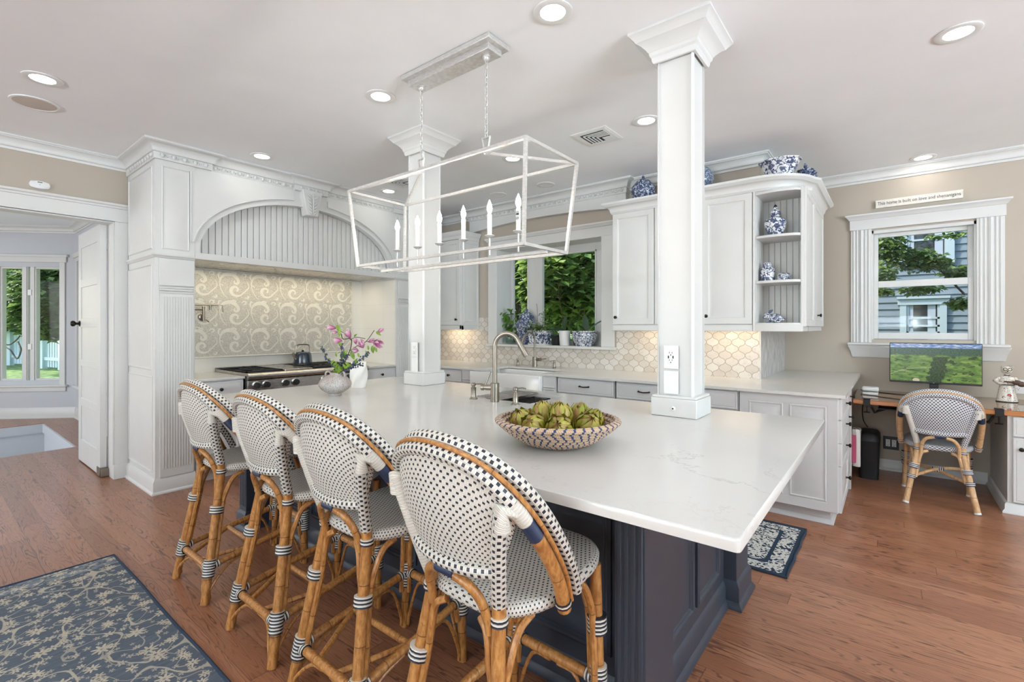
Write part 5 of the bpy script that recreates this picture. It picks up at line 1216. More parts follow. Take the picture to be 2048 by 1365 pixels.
b = MB().quad((mx0+.005, my-.0008, mz0+.018), (mx1-.005, my-.0008, mz0+.018), (mx1-.005, my-.0008, mz1-.006), (mx0+.005, my-.0008, mz1-.006), [(0, 0), (1, 0), (1, 1), (0, 1)]); obj('screen', b, SCR, mo, smooth=False)
b = MB(); b.box(.265, .325, my+.03, my+.055, .772, .98); obj('stand_neck', b, M['plastic'], mo, bev=.003)
b = MB(); b.box(.14, .45, my-.06, my+.12, .764, .774); obj('stand_base', b, M['plastic'], mo, bev=.003)
def text_mesh(name, s, size, mat, parent, loc, xdir, up, shear=0, extrude=.0006, spacing=1.0, align='LEFT'):
    cu = bpy.data.curves.new(name, 'FONT'); cu.body = s; cu.size = size; cu.extrude = extrude; cu.shear = shear; cu.align_x = align; cu.space_character = spacing; cu.resolution_u = 3
    o = bpy.data.objects.new(name, cu); COL.objects.link(o); dg = bpy.context.evaluated_depsgraph_get()
    me = bpy.data.meshes.new_from_object(o.evaluated_get(dg)); bpy.data.objects.remove(o)
    X, U = V(xdir), V(up); N = X.cross(U); L = V(loc); off = V(rootloc(parent)) if parent else V((0, 0, 0))
    for v_ in me.vertices: v_.co = L+X*v_.co.x+U*v_.co.y+N*v_.co.z-off
    me.name = name; me.materials.clear(); me.materials.append(mat); o = bpy.data.objects.new(name, me); COL.objects.link(o)
    if parent: o.parent = parent
    return o
text_mesh('bezel_mark', 'LG', .010, plain('grey print', (190, 190, 190), .5), mo, (.285, my-.0012, mz0+.005), (1, 0, 0), (0, 0, 1))
sg = thing('wall_sign', 'narrow white wooden sign with black lettering above the desk window', 'sign', (.19, YD, 2.585))
sl = .0
b = MB(); b.box(-.122, .502, YD-.028, YD, 2.536, 2.612); obj('board', b, plain('whitewashed board', (226, 221, 211), .7, nz=.03, nsc=30), sg, bev=.002)
text_mesh('lettering', 'This home is built on love and shenanigans', .0375, plain('dark brown lettering', (62, 52, 46), .7), sg, (-.106, YD-.0285, 2.563), (.8, 0, 0), (0, 0, 1.15))
ob = sg.children[-1]; xs_ = [v_.co.x for v_ in ob.data.vertices]; k = .592/(max(xs_)-min(xs_)); x0_ = min(xs_)
for v_ in ob.data.vertices: v_.co.x = x0_+(v_.co.x-x0_)*k
tray = thing('keyboard_tray', 'black clamp on keyboard tray under the desk edge', 'keyboard tray', (.23, 5.2, .68))
for x in (-.165, .63):
    b = MB(); b.box(x-.024, x+.024, 5.034, 5.10, .764, .770); b.box(x-.024, x+.024, 5.034, 5.048, .715, .770); b.box(x-.012, x+.03 if x < 0 else x-.03, 5.05, 5.075, .700, .715); c = obj('clamp', b, M['black'], tray, bev=.002)
    b = MB().tube([(x, 5.07, .72), (x, 5.07, .655)], .005, 8); b.lathe([(.024, 0), (.024, .005), (.012, .007), (.006, .01)], (x, 5.07, .652), 18); obj('screw_pad', b, M['black'], c)
    s = 1 if x < 0 else -1
    b = MB().tube([(x+s*.03, 5.07, .705), (x+s*.055, 5.08, .655), (x+s*.075, 5.10, .668), (x+s*.13, 5.12, .69)], .010, 8); obj('bracket', b, M['black'], tray)
b = MB(); b.box(-.09, .555, 5.10, 5.34, .682, .692); obj('tray_board', b, M['plastic'], tray, bev=.002)
rt_ = thing('router', 'small white router box on the left end of the desk', 'router', (-.15, 5.46, .764))
b = MB(); b.box(-.215, -.09, 5.40, 5.52, .795, .832); obj('body', b, M['white'], rt_, bev=.012); b = MB(); b.box(-.21, -.095, 5.405, 5.515, .764, .792); obj('power_base', b, M['white'], rt_, bev=.006); b = MB(); b.box(-.208, -.097, 5.407, 5.513, .79, .797); obj('seam', b, M['plastic'], rt_, smooth=False)
def cable(label, pts, r=.003, mat='black'): o = obj('cable', MB().tube(spline(pts, 6), r, 6), M[mat]); tag(o, label, 'cable')
cable('black cable curving from the router to the monitor stand', [(-.20, 5.53, .80), (-.22, 5.60, .78), (-.1, 5.66, .7675), (.06, 5.60, .7675), (.16, 5.68, .77), (.28, 5.70, .80)], .0035)
cable('thin black cable along the front of the desk top', [(-.20, 5.38, .77), (-.12, 5.34, .7665), (.0, 5.25, .7665), (.1, 5.22, .7665), (.2, 5.28, .7665)], .0025)
cable('black cable hanging below the desk by the waste bin', [(-.20, 5.5, .715), (-.21, 5.45, .62), (-.20, 5.40, .53), (-.17, 5.42, .47)], .004)
b = MB()
fg = thing('figurine', 'painted white ceramic figurine of a musician standing on the desk', 'figurine', (.745, 5.62, .764)); fc = (.745, 5.62, .7645)
PW = bluewhite('hand painted black and white ceramic', 60, dark=(50, 42, 40), light=(222, 214, 200), den=-.05)
b = MB().lathe([(.066, 0), (.064, .01), (.052, .08), (.044, .135), (.040, .140), (.044, .15), (.048, .185), (.040, .205), (.018, .215), (.015, .228)], fc, 24, 1, .72); obj('body', b, PW, fg, fix=True)
b = MB().lathe([(.0675, .0), (.0665, .006)], fc, 24, 1, .72); b.lathe([(.0455, .136), (.046, .143)], fc, 24, 1, .72); b.lathe([(.018, .213), (.018, .222)], fc, 16, 1, .8); obj('painted_bands', b, M['plastic'], fg)
b = MB().ball((fc[0], fc[1], fc[2]+.262), .036, 18, 12, 1, .9, 1.0); hd_ = obj('head', b, plain('ivory ceramic', (220, 210, 194), .3), fg)
b = MB()
for s in (-1, 1): b.tube([(fc[0]+s*.014+.011*cos(a), fc[1]-.033+.003*abs(cos(a)), fc[2]+.268+.011*sin(a)) for a in [2*pi*k/14 for k in range(14)]], .0022, 6, loop=True)
b.tube([(fc[0]-.004, fc[1]-.035, fc[2]+.268), (fc[0]+.004, fc[1]-.035, fc[2]+.268)], .002, 6); obj('spectacles', b, M['plastic'], hd_)
b = MB(); b.ball((fc[0], fc[1]-.033, fc[2]+.254), .005, 8, 6, 1, .6, 1.2); b.tube([(fc[0]-.014, fc[1]-.029, fc[2]+.243), (fc[0], fc[1]-.032, fc[2]+.239), (fc[0]+.014, fc[1]-.029, fc[2]+.243)], .0018, 6); obj('painted_face', b, M['plastic'], hd_)
b = MB()
for k in range(7): a = R(200+k*23); b.ball((fc[0]+.030*cos(a), fc[1]-.01, fc[2]+.285-.012*sin(a)*.3), .010, 8, 6)
obj('hair_curls', b, plain('grey painted curls', (176, 168, 158), .5), hd_)
b = MB().tube([(fc[0]-.044, fc[1], fc[2]+.195), (fc[0]-.070, fc[1]-.012, fc[2]+.168), (fc[0]-.052, fc[1]-.040, fc[2]+.150), (fc[0]-.018, fc[1]-.045, fc[2]+.155)], [.014, .016, .013, .010], 10); b.ball((fc[0]-.014, fc[1]-.046, fc[2]+.156), .011, 8, 6); obj('arm', b, PW, fg)
b = MB().tube([(fc[0]+.044, fc[1], fc[2]+.195), (fc[0]+.062, fc[1]-.02, fc[2]+.168), (fc[0]+.040, fc[1]-.046, fc[2]+.172)], [.014, .015, .010], 10); b.ball((fc[0]+.036, fc[1]-.048, fc[2]+.174), .011, 8, 6); obj('arm', b, PW, fg)
gt = plain('dark brown wood', (78, 50, 36), .4); b = MB()
G0 = V((fc[0]+.050, fc[1]-.052, fc[2]+.165)); b.ball(G0, .024, 14, 8, 1.15, .4, .9); b.ball(G0+V((.026, 0, -.012)), .026, 14, 8, 1.0, .4, .85); b.tube([G0, G0+V((-.075, -.002, .004))], .006, 8); obj('guitar', b, gt, fg)
b = MB(); 
for k in range(6): a = 2*pi*k/6; b.ball((fc[0]+.008+.009*cos(a), fc[1]-.0385, fc[2]+.055+.009*sin(a)), .006, 8, 5, 1, .5, 1)
obj('painted_flower', b, plain('red glaze', (186, 46, 56), .3), fg)
wb = thing('waste_bin', 'black plastic waste bin with a swing lid under the desk', 'bin', (-.165, 5.50, 0))
def rrect(x0, x1, y0, y1, r, z, n=5):
    o = []
    for cx_, cy_, a in ((x1-r, y1-r, 0), (x0+r, y1-r, 90), (x0+r, y0+r, 180), (x1-r, y0+r, 270)): o += [(cx_+r*cos(R(a+90*k/n)), cy_+r*sin(R(a+90*k/n)), z) for k in range(n+1)]
    return o
b = MB().loft([rrect(-.232, -.092, 5.40, 5.64, .03, .002), rrect(-.245, -.080, 5.375, 5.655, .04, .33), rrect(-.247, -.078, 5.372, 5.658, .04, .345)]); obj('body', b, M['plastic'], wb, fix=True)
b = MB().loft([rrect(-.247, -.078, 5.372, 5.658, .04, .346), rrect(-.243, -.082, 5.378, 5.652, .045, .40), rrect(-.225, -.10, 5.40, 5.63, .05, .425)]); ld = obj('lid', b, M['plastic'], wb, fix=True)
b = MB(); b.obox((-.163, 5.44, .405), (1, 0, 0), (0, .9, .42), (0, -.42, .9), -.05, .05, -.06, .06, .0, .012); obj('swing_flap', b, plain('dark grey plastic', (60, 60, 62), .35), ld, bev=.003)
tw = thing('dish_towel', 'white towel with a dark pink stripe hanging beside the waste bin', 'towel', (-.235, 5.10, .5))
b = MB().loft([[(x+(.008*sin(k*1.2) if z < .5 else 0), y+.006*sin(k+z*9), z) for k, (x, y) in enumerate(((-.264, 5.06), (-.24, 5.05), (-.215, 5.06), (-.205, 5.10), (-.215, 5.14), (-.24, 5.15), (-.262, 5.14)))] for z in (.18, .26, .34, .42, .50)]); obj('cloth', b, plain('white towelling', (224, 220, 212), .9), tw, fix=True)
b = MB(); b.box(-.268, -.238, 5.035, 5.049, .215, .452); obj('pink_stripe', b, plain('dark pink cloth', (178, 76, 106), .8), tw, bev=.002)
b = MB().tube([(-.264, 5.06, .50), (-.235, 5.055, .512), (-.21, 5.07, .50)], .003, 6); obj('hook', b, M['black'], tw)
outlet('wall_outlet', 'dark double outlet low on the wall under the desk', 'outlet', (-.004, YD-.001, .262), (1, 0, 0), (0, -1, 0), dark=True, gang=2, w=.074, h=.125)
outlet('wall_outlet', 'white double outlet on the wall behind the ceramic figurine', 'outlet', (.868, YD-.001, .872), (1, 0, 0), (0, -1, 0), gang=2)
# ------------------------------------------------------------------ things on the island
bw = thing('woven_bowl', 'large coiled basket bowl with navy stitching holding artichokes', 'bowl', (-1.03, 1.585, .921)); bc = (-1.03, 1.585, .921)
rows = 8; prof = [(.001, .004), (.115, .004)]
for i in range(rows):
    r0 = .118+(.238-.118)*(i/(rows-1))**.85; z0 = .006+.082*(i/(rows-1))**1.15
    for a in (-60, -20, 20, 60): prof.append((r0+.0085*cos(R(a)), z0+.0065+.0075*sin(R(a))))
ins = []
for i in reversed(range(rows)):
    r0 = .118+(.238-.118)*(i/(rows-1))**.85-.012; z0 = .010+.082*(i/(rows-1))**1.15
    for a in (60, 20, -20, -60): ins.append((r0-.006*cos(R(a)), z0+.0065+.0075*sin(R(a))))
prof += ins+[(.10, .014), (.001, .012)]
t = NT('coiled seagrass with navy stitches'); u, v, _ = t.sep(t.tc('UV'))
x, y, z = t.sep(t.tc()); ang = t.ma('ARCTAN2', t.ma('SUBTRACT', y, .0), t.ma('SUBTRACT', x, .0)); an = t.ma('DIVIDE', ang, 2*pi)
row = t.ma('FLOOR', t.ma('DIVIDE', u, .0165)); w = t.ma('MULTIPLY', t.ma('PINGPONG', row, 4), .004)
fa = t.ma('FRACT', t.ma('MULTIPLY', t.ma('ADD', an, w), 44)); nv = t.ma('LESS_THAN', fa, .26)
fine = t.ma('FRACT', t.ma('MULTIPLY', t.ma('ADD', an, t.ma('MULTIPLY', u, .25)), 190)); coil = t.ma('ABSOLUTE', t.ma('SUBTRACT', t.ma('FRACT', t.ma('DIVIDE', u, .0165)), .5))
c = t.mix(t.step(fine, .7, .95), (202, 176, 148), (152, 122, 96)); c = t.mix(t.ma('MULTIPLY', t.step(coil, .38, .5), .5), c, (120, 92, 68)); c = t.mix(nv, c, (48, 60, 98))
BWM = t.pbr(c, .7)
b = MB().lathe(prof, bc, 72); obj('coiled_basket', b, BWM, bw, fix=True, ang=60)
ARTI = leafmat('artichoke bracts', [(128, 132, 40), (160, 154, 56), (182, 172, 84), (160, 116, 66), (142, 150, 52)], .12, .45)
ARTC = plain('artichoke heart', (158, 128, 70), .6, nz=.25, nsc=60)
rng = random.Random(3)
def artichoke(c, axis, s, label):
    a = thing('artichoke', label, 'artichoke', c, 'artichokes in the woven bowl'); A = V(axis).normalized(); Q = A.to_track_quat('Z', 'Y'); c = V(c)
    b = MB().ball((0, 0, 0), s*.80, 14, 10, 1, 1, .95); b.v = [tuple(Q @ V(p)+c) for p in b.v]; obj('heart', b, ARTC, a)
    b = MB()
    for ringi, (el, n, ln, wd, op) in enumerate(((-48, 7, 1.0, .62, .03), (-22, 8, 1.05, .60, .05), (4, 8, 1.0, .55, .06), (26, 7, .85, .48, .05), (48, 6, .55, .34, .10))):
        for k in range(n):
            az = 2*pi*(k+.5*(ringi % 2))/n+rng.uniform(-.1, .1); L = s*ln; W_ = s*wd*.5; base = R(el)
            vs = []
            for i in range(5):
                f = i/4; e = base+f*R(52)*(1 if el < 40 else .7); rad = s*(.86+op+.16*f*f+(.05 if i == 4 else 0))
                wv = W_*(1-.9*abs(f-.35)**1.6*1.6) if i < 4 else W_*.08
                for sd in (-1, 0, 1):
                    a2 = az+sd*wv/(s*max(.35, cos(e))); r2 = rad-(.05*s if sd else 0)
                    vs.append(tuple(Q @ V((r2*cos(e)*cos(a2), r2*cos(e)*sin(a2), r2*sin(e)))+c))
            fs = [(i*3+j, i*3+j+1, i*3+j+4, i*3+j+3) for i in range(4) for j in range(2)]; b.add(vs, fs)
    obj('bracts', b, ARTI, a, ang=80)
for (x, y, z), ax, s, l in (((-1.165, 1.535, .985), (.1, -.6, .75), .050, 'artichoke at the front left of the bowl'), ((-1.072, 1.487, .983), (.25, -.85, .55), .052, 'artichoke at the front, second from the left in the bowl'), ((-.972, 1.510, .983), (.4, -.85, .5), .054, 'artichoke at the front, in the middle right of the bowl'),
                             ((-.905, 1.605, .985), (.6, -.55, .7), .052, 'artichoke at the right edge of the pile in the bowl'), ((-1.115, 1.61, 1.005), (0, -.2, 1), .050, 'artichoke on top of the pile at the left'), ((-1.018, 1.59, 1.012), (.1, -.2, 1), .050, 'artichoke on top in the centre of the pile'),
                             ((-1.10, 1.70, .992), (-.2, .3, 1), .050, 'artichoke at the back left of the bowl'), ((-1.0, 1.70, .998), (.1, .4, 1), .050, 'artichoke at the back middle of the bowl'), ((-.935, 1.69, .988), (.5, .3, 1), .046, 'artichoke at the back right of the bowl')): artichoke((x, y, z+.014), ax, s*1.1, l)
va_ = thing('gourd_vase', 'squat speckled stoneware vase with two small handles', 'vase', (-2.945, 1.788, .921)); vc = (-2.945, 1.788, .921)
t = NT('speckled stoneware'); p = t.tc(); sp_ = t.step(t.voro(p, 150), .24, .34); c = t.mix(t.step(t.noise(p, 9, 3), .4, .65), (176, 164, 156), (194, 190, 186)); STW = t.pbr(t.mix(sp_, (92, 80, 74), c), .7)
b = MB().lathe([(.001, 0), (.040, 0), (.042, .004), (.040, .01), (.062, .022), (.090, .042), (.105, .064), (.107, .078), (.098, .100), (.074, .122), (.048, .133), (.036, .138), (.034, .146), (.037, .152), (.032, .152), (.029, .14), (.02, .13), (.001, .129)], vc, 36); obj('body', b, STW, va_, fix=True, ang=60)
for a in (205, 25):
    d = V((cos(R(a)), sin(R(a)), 0)); P = V(vc); obj('handle', MB().tube(spline([P+d*.034+V((0, 0, .147)), P+d*.055+V((0, 0, .158)), P+d*.072+V((0, 0, .145)), P+d*.070+V((0, 0, .124))], 4), .0065, 8), STW, va_)
tv = thing('twisted_vase', 'tall white twisted ceramic vase behind the speckled vase', 'vase', (-3.175, 2.125, .921)); b = MB(); rings = []
for i in range(25):
    f = i/24; z = .921+.195*f; tw_ = f*R(120); r0 = .056+.006*sin(f*pi)
    rings.append([(-3.175+(r0*(1+.085*cos(4*(a-tw_))))*cos(a), 2.125+(r0*(1+.085*cos(4*(a-tw_))))*sin(a), z) for a in [2*pi*k/40 for k in range(40)]])
b.loft(rings, True, True); obj('body', b, plain('matt white ceramic', (236, 233, 226), .5), tv, fix=True, ang=70)
FW = V((-sin(YAW), cos(YAW), 0)); RT = V((cos(YAW), sin(YAW), 0))
def at(px, py, d): return V((0, 0, EYE))+FW*d+RT*((px-HX)/FPX*d)+V((0, 0, -(py-HY)/FPX*d))
vd = V(vc).dot(FW)
def q7(a, b_, dd=0): return at(600+a/6.825, 620+b_/6.825, vd+dd)
def leaf(mb, p, d, up, L, W_, fold=.25, n=4):
    d = V(d).normalized(); s = d.cross(V(up)).normalized(); u = s.cross(d); vs = []
    for i in range(n+1):
        f = i/n; w = W_*sin(pi*min(.98, f*.9+.06))**.8; c = V(p)+d*(L*f)-u*(L*.22*f*f)
        vs += [c+s*w*.5+u*w*fold, c, c-s*w*.5+u*w*fold]
    mb.add(vs, [(i*3+j, i*3+j+1, i*3+j+4, i*3+j+3) for i in range(n) for j in range(2)])
rng = random.Random(11)
mb_ = thing('magnolia_branch', 'pink magnolia branch standing in the speckled vase', 'flowers', tuple(vc)); MO = V(vc)+V((0, 0, .135))
paths = [[MO, q7(600, 730), q7(685, 540, .01), q7(700, 400, .02), q7(590, 400, .0), q7(560, 330, -.02)], [q7(685, 560, .01), q7(800, 480, .03), q7(905, 430, .03), q7(1015, 280, .04)], [q7(700, 400, .02), q7(770, 375, .01), q7(890, 395, .02)], [q7(905, 430, .03), q7(960, 440, .03), q7(1000, 450, .02)], [q7(700, 420, .02), q7(620, 330, .0), q7(500, 270, -.02)]]
for i, p in enumerate(paths): obj('stem' if i == 0 else 'twig', MB().tube(spline(p, 5), .0030 if i == 0 else .0022, 6), M['stem'], mb_)
def bloom(c, d, L, op, parent):
    d = V(d).normalized(); Q = d.to_track_quat('Z', 'Y'); b = MB()
    for k in range(7):
        az = 2*pi*k/7*1.0+rng.uniform(-.2, .2)+(.4 if k > 3 else 0); o_ = op*(.75 if k % 2 else 1)
        def fn(u, v):
            w = L*.30*sin(pi*(.08+.87*v))**.75*(1-.25*v); rr = L*(.05+o_*(sin(v*pi*.62))*.55); a2 = az+(u-.5)*2*w/max(rr, L*.16)*.55
            return tuple(Q @ V((rr*cos(a2), rr*sin(a2), L*v*(1-.12*o_)))+V(c))
        b.grid(fn, 4, 7, lambda u, v: (u, v))
    return obj('flower', b, M['petal'], parent, ang=80)
for (a, c_), d, L, op in (((495, 255), (-.8, -.1, .12), .060, .45), ((520, 300), (-.5, -.5, -.1), .044, .40), ((575, 420), (-.85, -.3, .0), .058, .55), ((690, 385), (-.35, -.3, .75), .062, .60), ((765, 470), (-.1, -.3, .9), .046, .5), ((865, 520), (-.25, -.5, .75), .066, .75), ((800, 560), (-.5, -.6, .1), .050, .75), ((1050, 310), (.7, -.1, .35), .054, .42), ((930, 440), (.8, -.2, .25), .052, .5), ((1010, 440), (.75, -.45, -.25), .070, .85)):
    dd = RT*d[0]+FW*d[1]+V((0, 0, 1))*d[2]; bloom(q7(a, c_, -.01), dd, L, op, mb_)
b = MB()
for (a, c_), (dx, dz), L in (((500, 210), (.4, -.5), .05), ((530, 280), (.2, -1), .04), ((500, 430), (.5, -.3), .045), ((1040, 300), (.7, -.5), .04), ((990, 490), (.1, -1), .05), ((1020, 500), (.4, -1), .04), ((930, 490), (.1, -1), .03), ((740, 370), (.3, .3), .03), ((600, 560), (-.3, -1), .06), ((650, 560), (-.7, -.8), .055), ((700, 560), (.35, -1), .06), ((790, 590), (.3, -.8), .03), ((500, 640), (-.1, 1), .03)):
    leaf(b, q7(a, c_, -.015), RT*dx+V((0, 0, dz))-FW*.2, -FW+V((0, 0, .4)), L, L*.5)
obj('leaves', b, M['green'], mb_, ang=80)
sprigs = [([(510, 850), (450, 770), (380, 690), (340, 600), (305, 520)], 'blue berry sprig leaning furthest left in the speckled vase'), ([(540, 850), (560, 720), (570, 600), (570, 480)], 'blue berry sprig rising in the middle of the speckled vase'), ([(560, 850), (610, 770), (600, 680), (650, 630)], 'short blue berry sprig in front of the magnolia stem'), ([(560, 850), (700, 770), (800, 690), (880, 640), (930, 600)], 'blue berry sprig leaning right over the white twisted vase'), ([(560, 850), (690, 790), (760, 760), (830, 750)], 'low blue berry sprig drooping to the right of the vase')]
for pts, l in sprigs:
    s_ = thing('berry_sprig', l, 'berries', tuple(vc), 'berry sprigs in the speckled vase'); P = spline([MO]+[q7(a, c_, rng.uniform(-.03, .02)) for a, c_ in pts], 5)
    obj('stem', MB().tube(P, .002, 6), M['stem'], s_); b = MB(); lf = MB()
    n_ = len(P)
    for i in range(n_//3, n_):
        for k in range(2 if i < n_-4 else 3):
            o_ = V((rng.gauss(0, 1), rng.gauss(0, 1), rng.gauss(0, 1))).normalized()*rng.uniform(.006, .017); r_ = rng.uniform(.0042, .0062); b.ball(P[i]+o_, r_, 8, 6, 1, 1, 1.25)
        if i % 4 == 0: d = RT*rng.uniform(-1, 1)+V((0, 0, rng.uniform(-.2, .9)))-FW*rng.uniform(0, .6); leaf(lf, P[i], d, (0, 0, 1), .032, .015)
    for i in range(2, n_//2, 2): d = RT*rng.uniform(-1, 1)+V((0, 0, rng.uniform(.3, 1)))-FW*rng.uniform(.2, .8); leaf(lf, P[i], d, -FW, .045, .018)
    obj('berries', b, M['berry'], s_); obj('leaves', lf, M['green'], s_, ang=80)
# ------------------------------------------------------------------ porcelain
def lathed(name, label, cat, c, prof, mat, n=28, sx=1, sy=1, parts=(), group=None):
    t = thing(name, label, cat, c, group); obj('body', MB().lathe(prof, c, n, sx, sy), mat, t, fix=True, ang=50)
    for nm, pr, m in parts: obj(nm, MB().lathe(pr, c, n, sx, sy), m, t, fix=True, ang=50)
    return t
lathed('lidded_jar', 'round dark blue and white lidded jar on the cabinet top left of the near column', 'jar', (-1.915, 4.49, 2.601), [(.055, 0), (.07, .01), (.105, .06), (.118, .11), (.112, .155), (.085, .19), (.06, .205)], M['porcdark'], parts=(('lid', [(.066, .20), (.070, .206), (.05, .225), (.018, .238), (.012, .245), (.014, .258), (.006, .272), (.001, .274)], M['porcdark']),))
lathed('round_vase', 'grey blue ribbed ball vase half hidden right of the near column', 'vase', (-1.375, 4.47, 2.601), [(.05, 0), (.06, .006), (.105, .05), (.128, .11), (.12, .17), (.085, .215), (.05, .23), (.052, .245)], M['porcgrey'])
c = (-.725, 4.475, 2.601); t = thing('porcelain_planter', 'white octagonal flared planter with blue flowers on the cabinet corner', 'planter', c)
b = MB().lathe([(.085, 0), (.088, .008), (.150, .140), (.166, .142), (.168, .152), (.150, .152), (.09, .02), (.001, .02)], c, 8, 1, .8, R(22.5)); obj('body', b, M['porcelain'], t, fix=True, ang=20)
lathed('tiered_jar', 'dark blue tiered lidded jar behind the octagonal planter', 'jar', (-.565, 4.66, 2.601), [(.07, 0), (.085, .01), (.088, .035), (.075, .05), (.05, .055)], M['porcdark'], parts=(('lid', [(.07, .052), (.085, .058), (.08, .07), (.05, .078), (.06, .085), (.062, .092), (.035, .105), (.012, .112), (.014, .13), (.008, .148), (.001, .15)], M['porcdark']),))
lathed('temple_jar', 'blue and white lidded temple jar on the top corner shelf', 'jar', (-.752, 4.45, 2.127), [(.048, 0), (.050, .004), (.052, .02), (.078, .075), (.084, .105), (.075, .138), (.045, .158), (.033, .165), (.032, .185)], M['porcelain'], parts=(('lid', [(.036, .184), (.038, .19), (.034, .212), (.02, .222), (.014, .226), (.016, .24), (.009, .258), (.001, .262)], M['porcelain']), ('knob', [(.009, .228), (.016, .238), (.012, .256), (.003, .266), (.001, .267)], M['plastic'])))
lathed('tea_caddy', 'blue and white eight sided caddy jar on the middle corner shelf', 'jar', (-.812, 4.45, 1.759), [(.050, 0), (.054, .006), (.056, .095), (.050, .112), (.030, .118)], M['porcelain'], 8, parts=(('lid', [(.034, .117), (.035, .122), (.035, .150), (.030, .157), (.001, .158)], M['porcfine']),))
lathed('trinket_box', 'small blue and white lidded box beside the caddy jar', 'box', (-.690, 4.45, 1.759), [(.044, 0), (.05, .008), (.051, .032), (.049, .034)], M['porcfine'], parts=(('lid', [(.051, .035), (.051, .044), (.040, .060), (.015, .066), (.001, .067)], M['porcfine']),))
rb = thing('rabbit_figurine', 'blue and white porcelain rabbit lying on the lowest corner shelf', 'figurine', (-.765, 4.43, 1.415)); x, y, z = -.765, 4.43, 1.415
b = MB().ball((x+.012, y, z+.038), .040, 18, 12, 1.35, .9, .95); b.ball((x+.035, y, z+.034), .034, 14, 10, 1.1, 1, 1); b.ball((x-.042, y-.004, z+.056), .026, 14, 10, 1.15, .9, .95); b.ball((x-.066, y-.006, z+.048), .014, 10, 8)
b.ball((x-.034, y-.014, z+.008), .012, 10, 6, 1.8, .8, .65); b.ball((x+.03, y-.026, z+.010), .015, 10, 6, 1.8, .8, .65); b.ball((x+.075, y, z+.03), .012, 8, 6)
obj('body', b, M['porcfine'], rb)
b = MB()
for s in (-1, 1): b.tube([(x-.036, y+s*.010, z+.074), (x-.020, y+s*.014, z+.094), (x-.004, y+s*.014, z+.108)], [.006, .0095, .003], 8, flat=.6)
obj('ears', b, M['porcdark'], rb); b = MB().ball((x-.052, y-.022, z+.062), .0042, 8, 6); obj('eye', b, M['plastic'], rb)
# ------------------------------------------------------------------ plants on the sink window sill
ZS = 1.1655
def stems(parent, c, specs, mat, name='stem', r=.0022):
    for p in specs: obj(name, MB().tube(spline([V(c)+V(q) for q in p], 4), r, 6), mat, parent)
c = (-3.83, 4.80, ZS); t = thing('potted_pothos', 'green trailing plant in a clear glass jar at the left of the sink window', 'plant', c)
obj('glass_jar', MB().lathe([(.06, 0), (.075, .01), (.085, .06), (.075, .11), (.055, .13), (.06, .14), (.056, .14), (.05, .128), (.07, .105), (.08, .06), (.07, .014), (.001, .012)], c, 24), M['glass'], t, fix=True)
obj('water', MB().lathe([(.066, .014), (.077, .06), (.072, .09), (.001, .09)], c, 20), plain('green water', (92, 112, 96), .1), t, fix=True)
rng = random.Random(5); b = MB(); st = []
for k in range(11):
    a = rng.uniform(0, 6.28); r_ = rng.uniform(.03, .15); hh = rng.uniform(.12, .40); e = V((r_*cos(a), r_*sin(a)*.55, hh)); st.append([(0, 0, .08), (e.x*.3, e.y*.3, hh*.6+.05), tuple(e)])
    for q in range(4):
        p = V(c)+e*(.55+.15*q)+V((rng.uniform(-.03, .03), rng.uniform(-.03, .03), .02*q)); leaf(b, p, (rng.uniform(-1, 1), rng.uniform(-.8, .3), rng.uniform(-.9, .25)), (0, -.4, 1), rng.uniform(.06, .09), rng.uniform(.05, .065), .12)
stems(t, c, st, M['stem']); obj('leaves', b, M['houseleaf'], t, ang=80)
lathed('ginger_jar', 'tall dark blue and white lidded ginger jar on the sink window sill', 'jar', (-3.60, 4.83, ZS), [(.085, 0), (.088, .006), (.085, .03), (.12, .12), (.145, .21), (.138, .26), (.10, .305), (.085, .312), (.085, .325)], M['porcdark'], parts=(('lid', [(.098, .324), (.10, .332), (.088, .36), (.05, .395), (.022, .405), (.018, .415), (.022, .43), (.012, .445), (.001, .447)], M['porcdark']),))
c = (-3.345, 4.755, ZS); t = thing('potted_ivy', 'variegated ivy in a rectangular blue and white porcelain planter', 'plant', c); b = MB()
q = lambda w, d, z: [(c[0]-w, c[1]-d, c[2]+z), (c[0]+w, c[1]-d, c[2]+z), (c[0]+w, c[1]+d, c[2]+z), (c[0]-w, c[1]+d, c[2]+z)]
b.loft([q(.112, .055, .012), q(.132, .066, .150), q(.142, .074, .156), q(.142, .074, .172), q(.128, .06, .172), q(.12, .056, .15)]); obj('planter', b, M['porcelain'], t, bev=.004, fix=True); b = MB().loft([q(.125, .066, 0), q(.128, .07, .012)]); obj('saucer', b, M['ceramic'], t, fix=True)
b = MB(); rng = random.Random(9); IVY = leafmat('variegated ivy leaves', [(84, 118, 52), (132, 156, 84), (176, 188, 128), (112, 140, 70)], .25)
for k in range(170):
    a = rng.uniform(0, 6.28); e = V((rng.gauss(-.01, .10), rng.gauss(-.01, .045), .17+abs(rng.gauss(.0, .055))-abs(rng.gauss(0, .02)))); e.y = max(-.10, min(.08, e.y)); leaf(b, V(c)+e, (cos(a), sin(a)*.8, rng.uniform(-.6, .5)), (0, 0, 1), rng.uniform(.032, .052), rng.uniform(.028, .042), .15, 3)
for k in range(26): e = V((.05+rng.gauss(0, .025), rng.gauss(0, .02), .2+k*.008)); leaf(b, V(c)+e, (rng.uniform(-1, 1), rng.uniform(-1, .3), rng.uniform(-.3, .5)), (0, 0, 1), .03, .026, .15, 3)
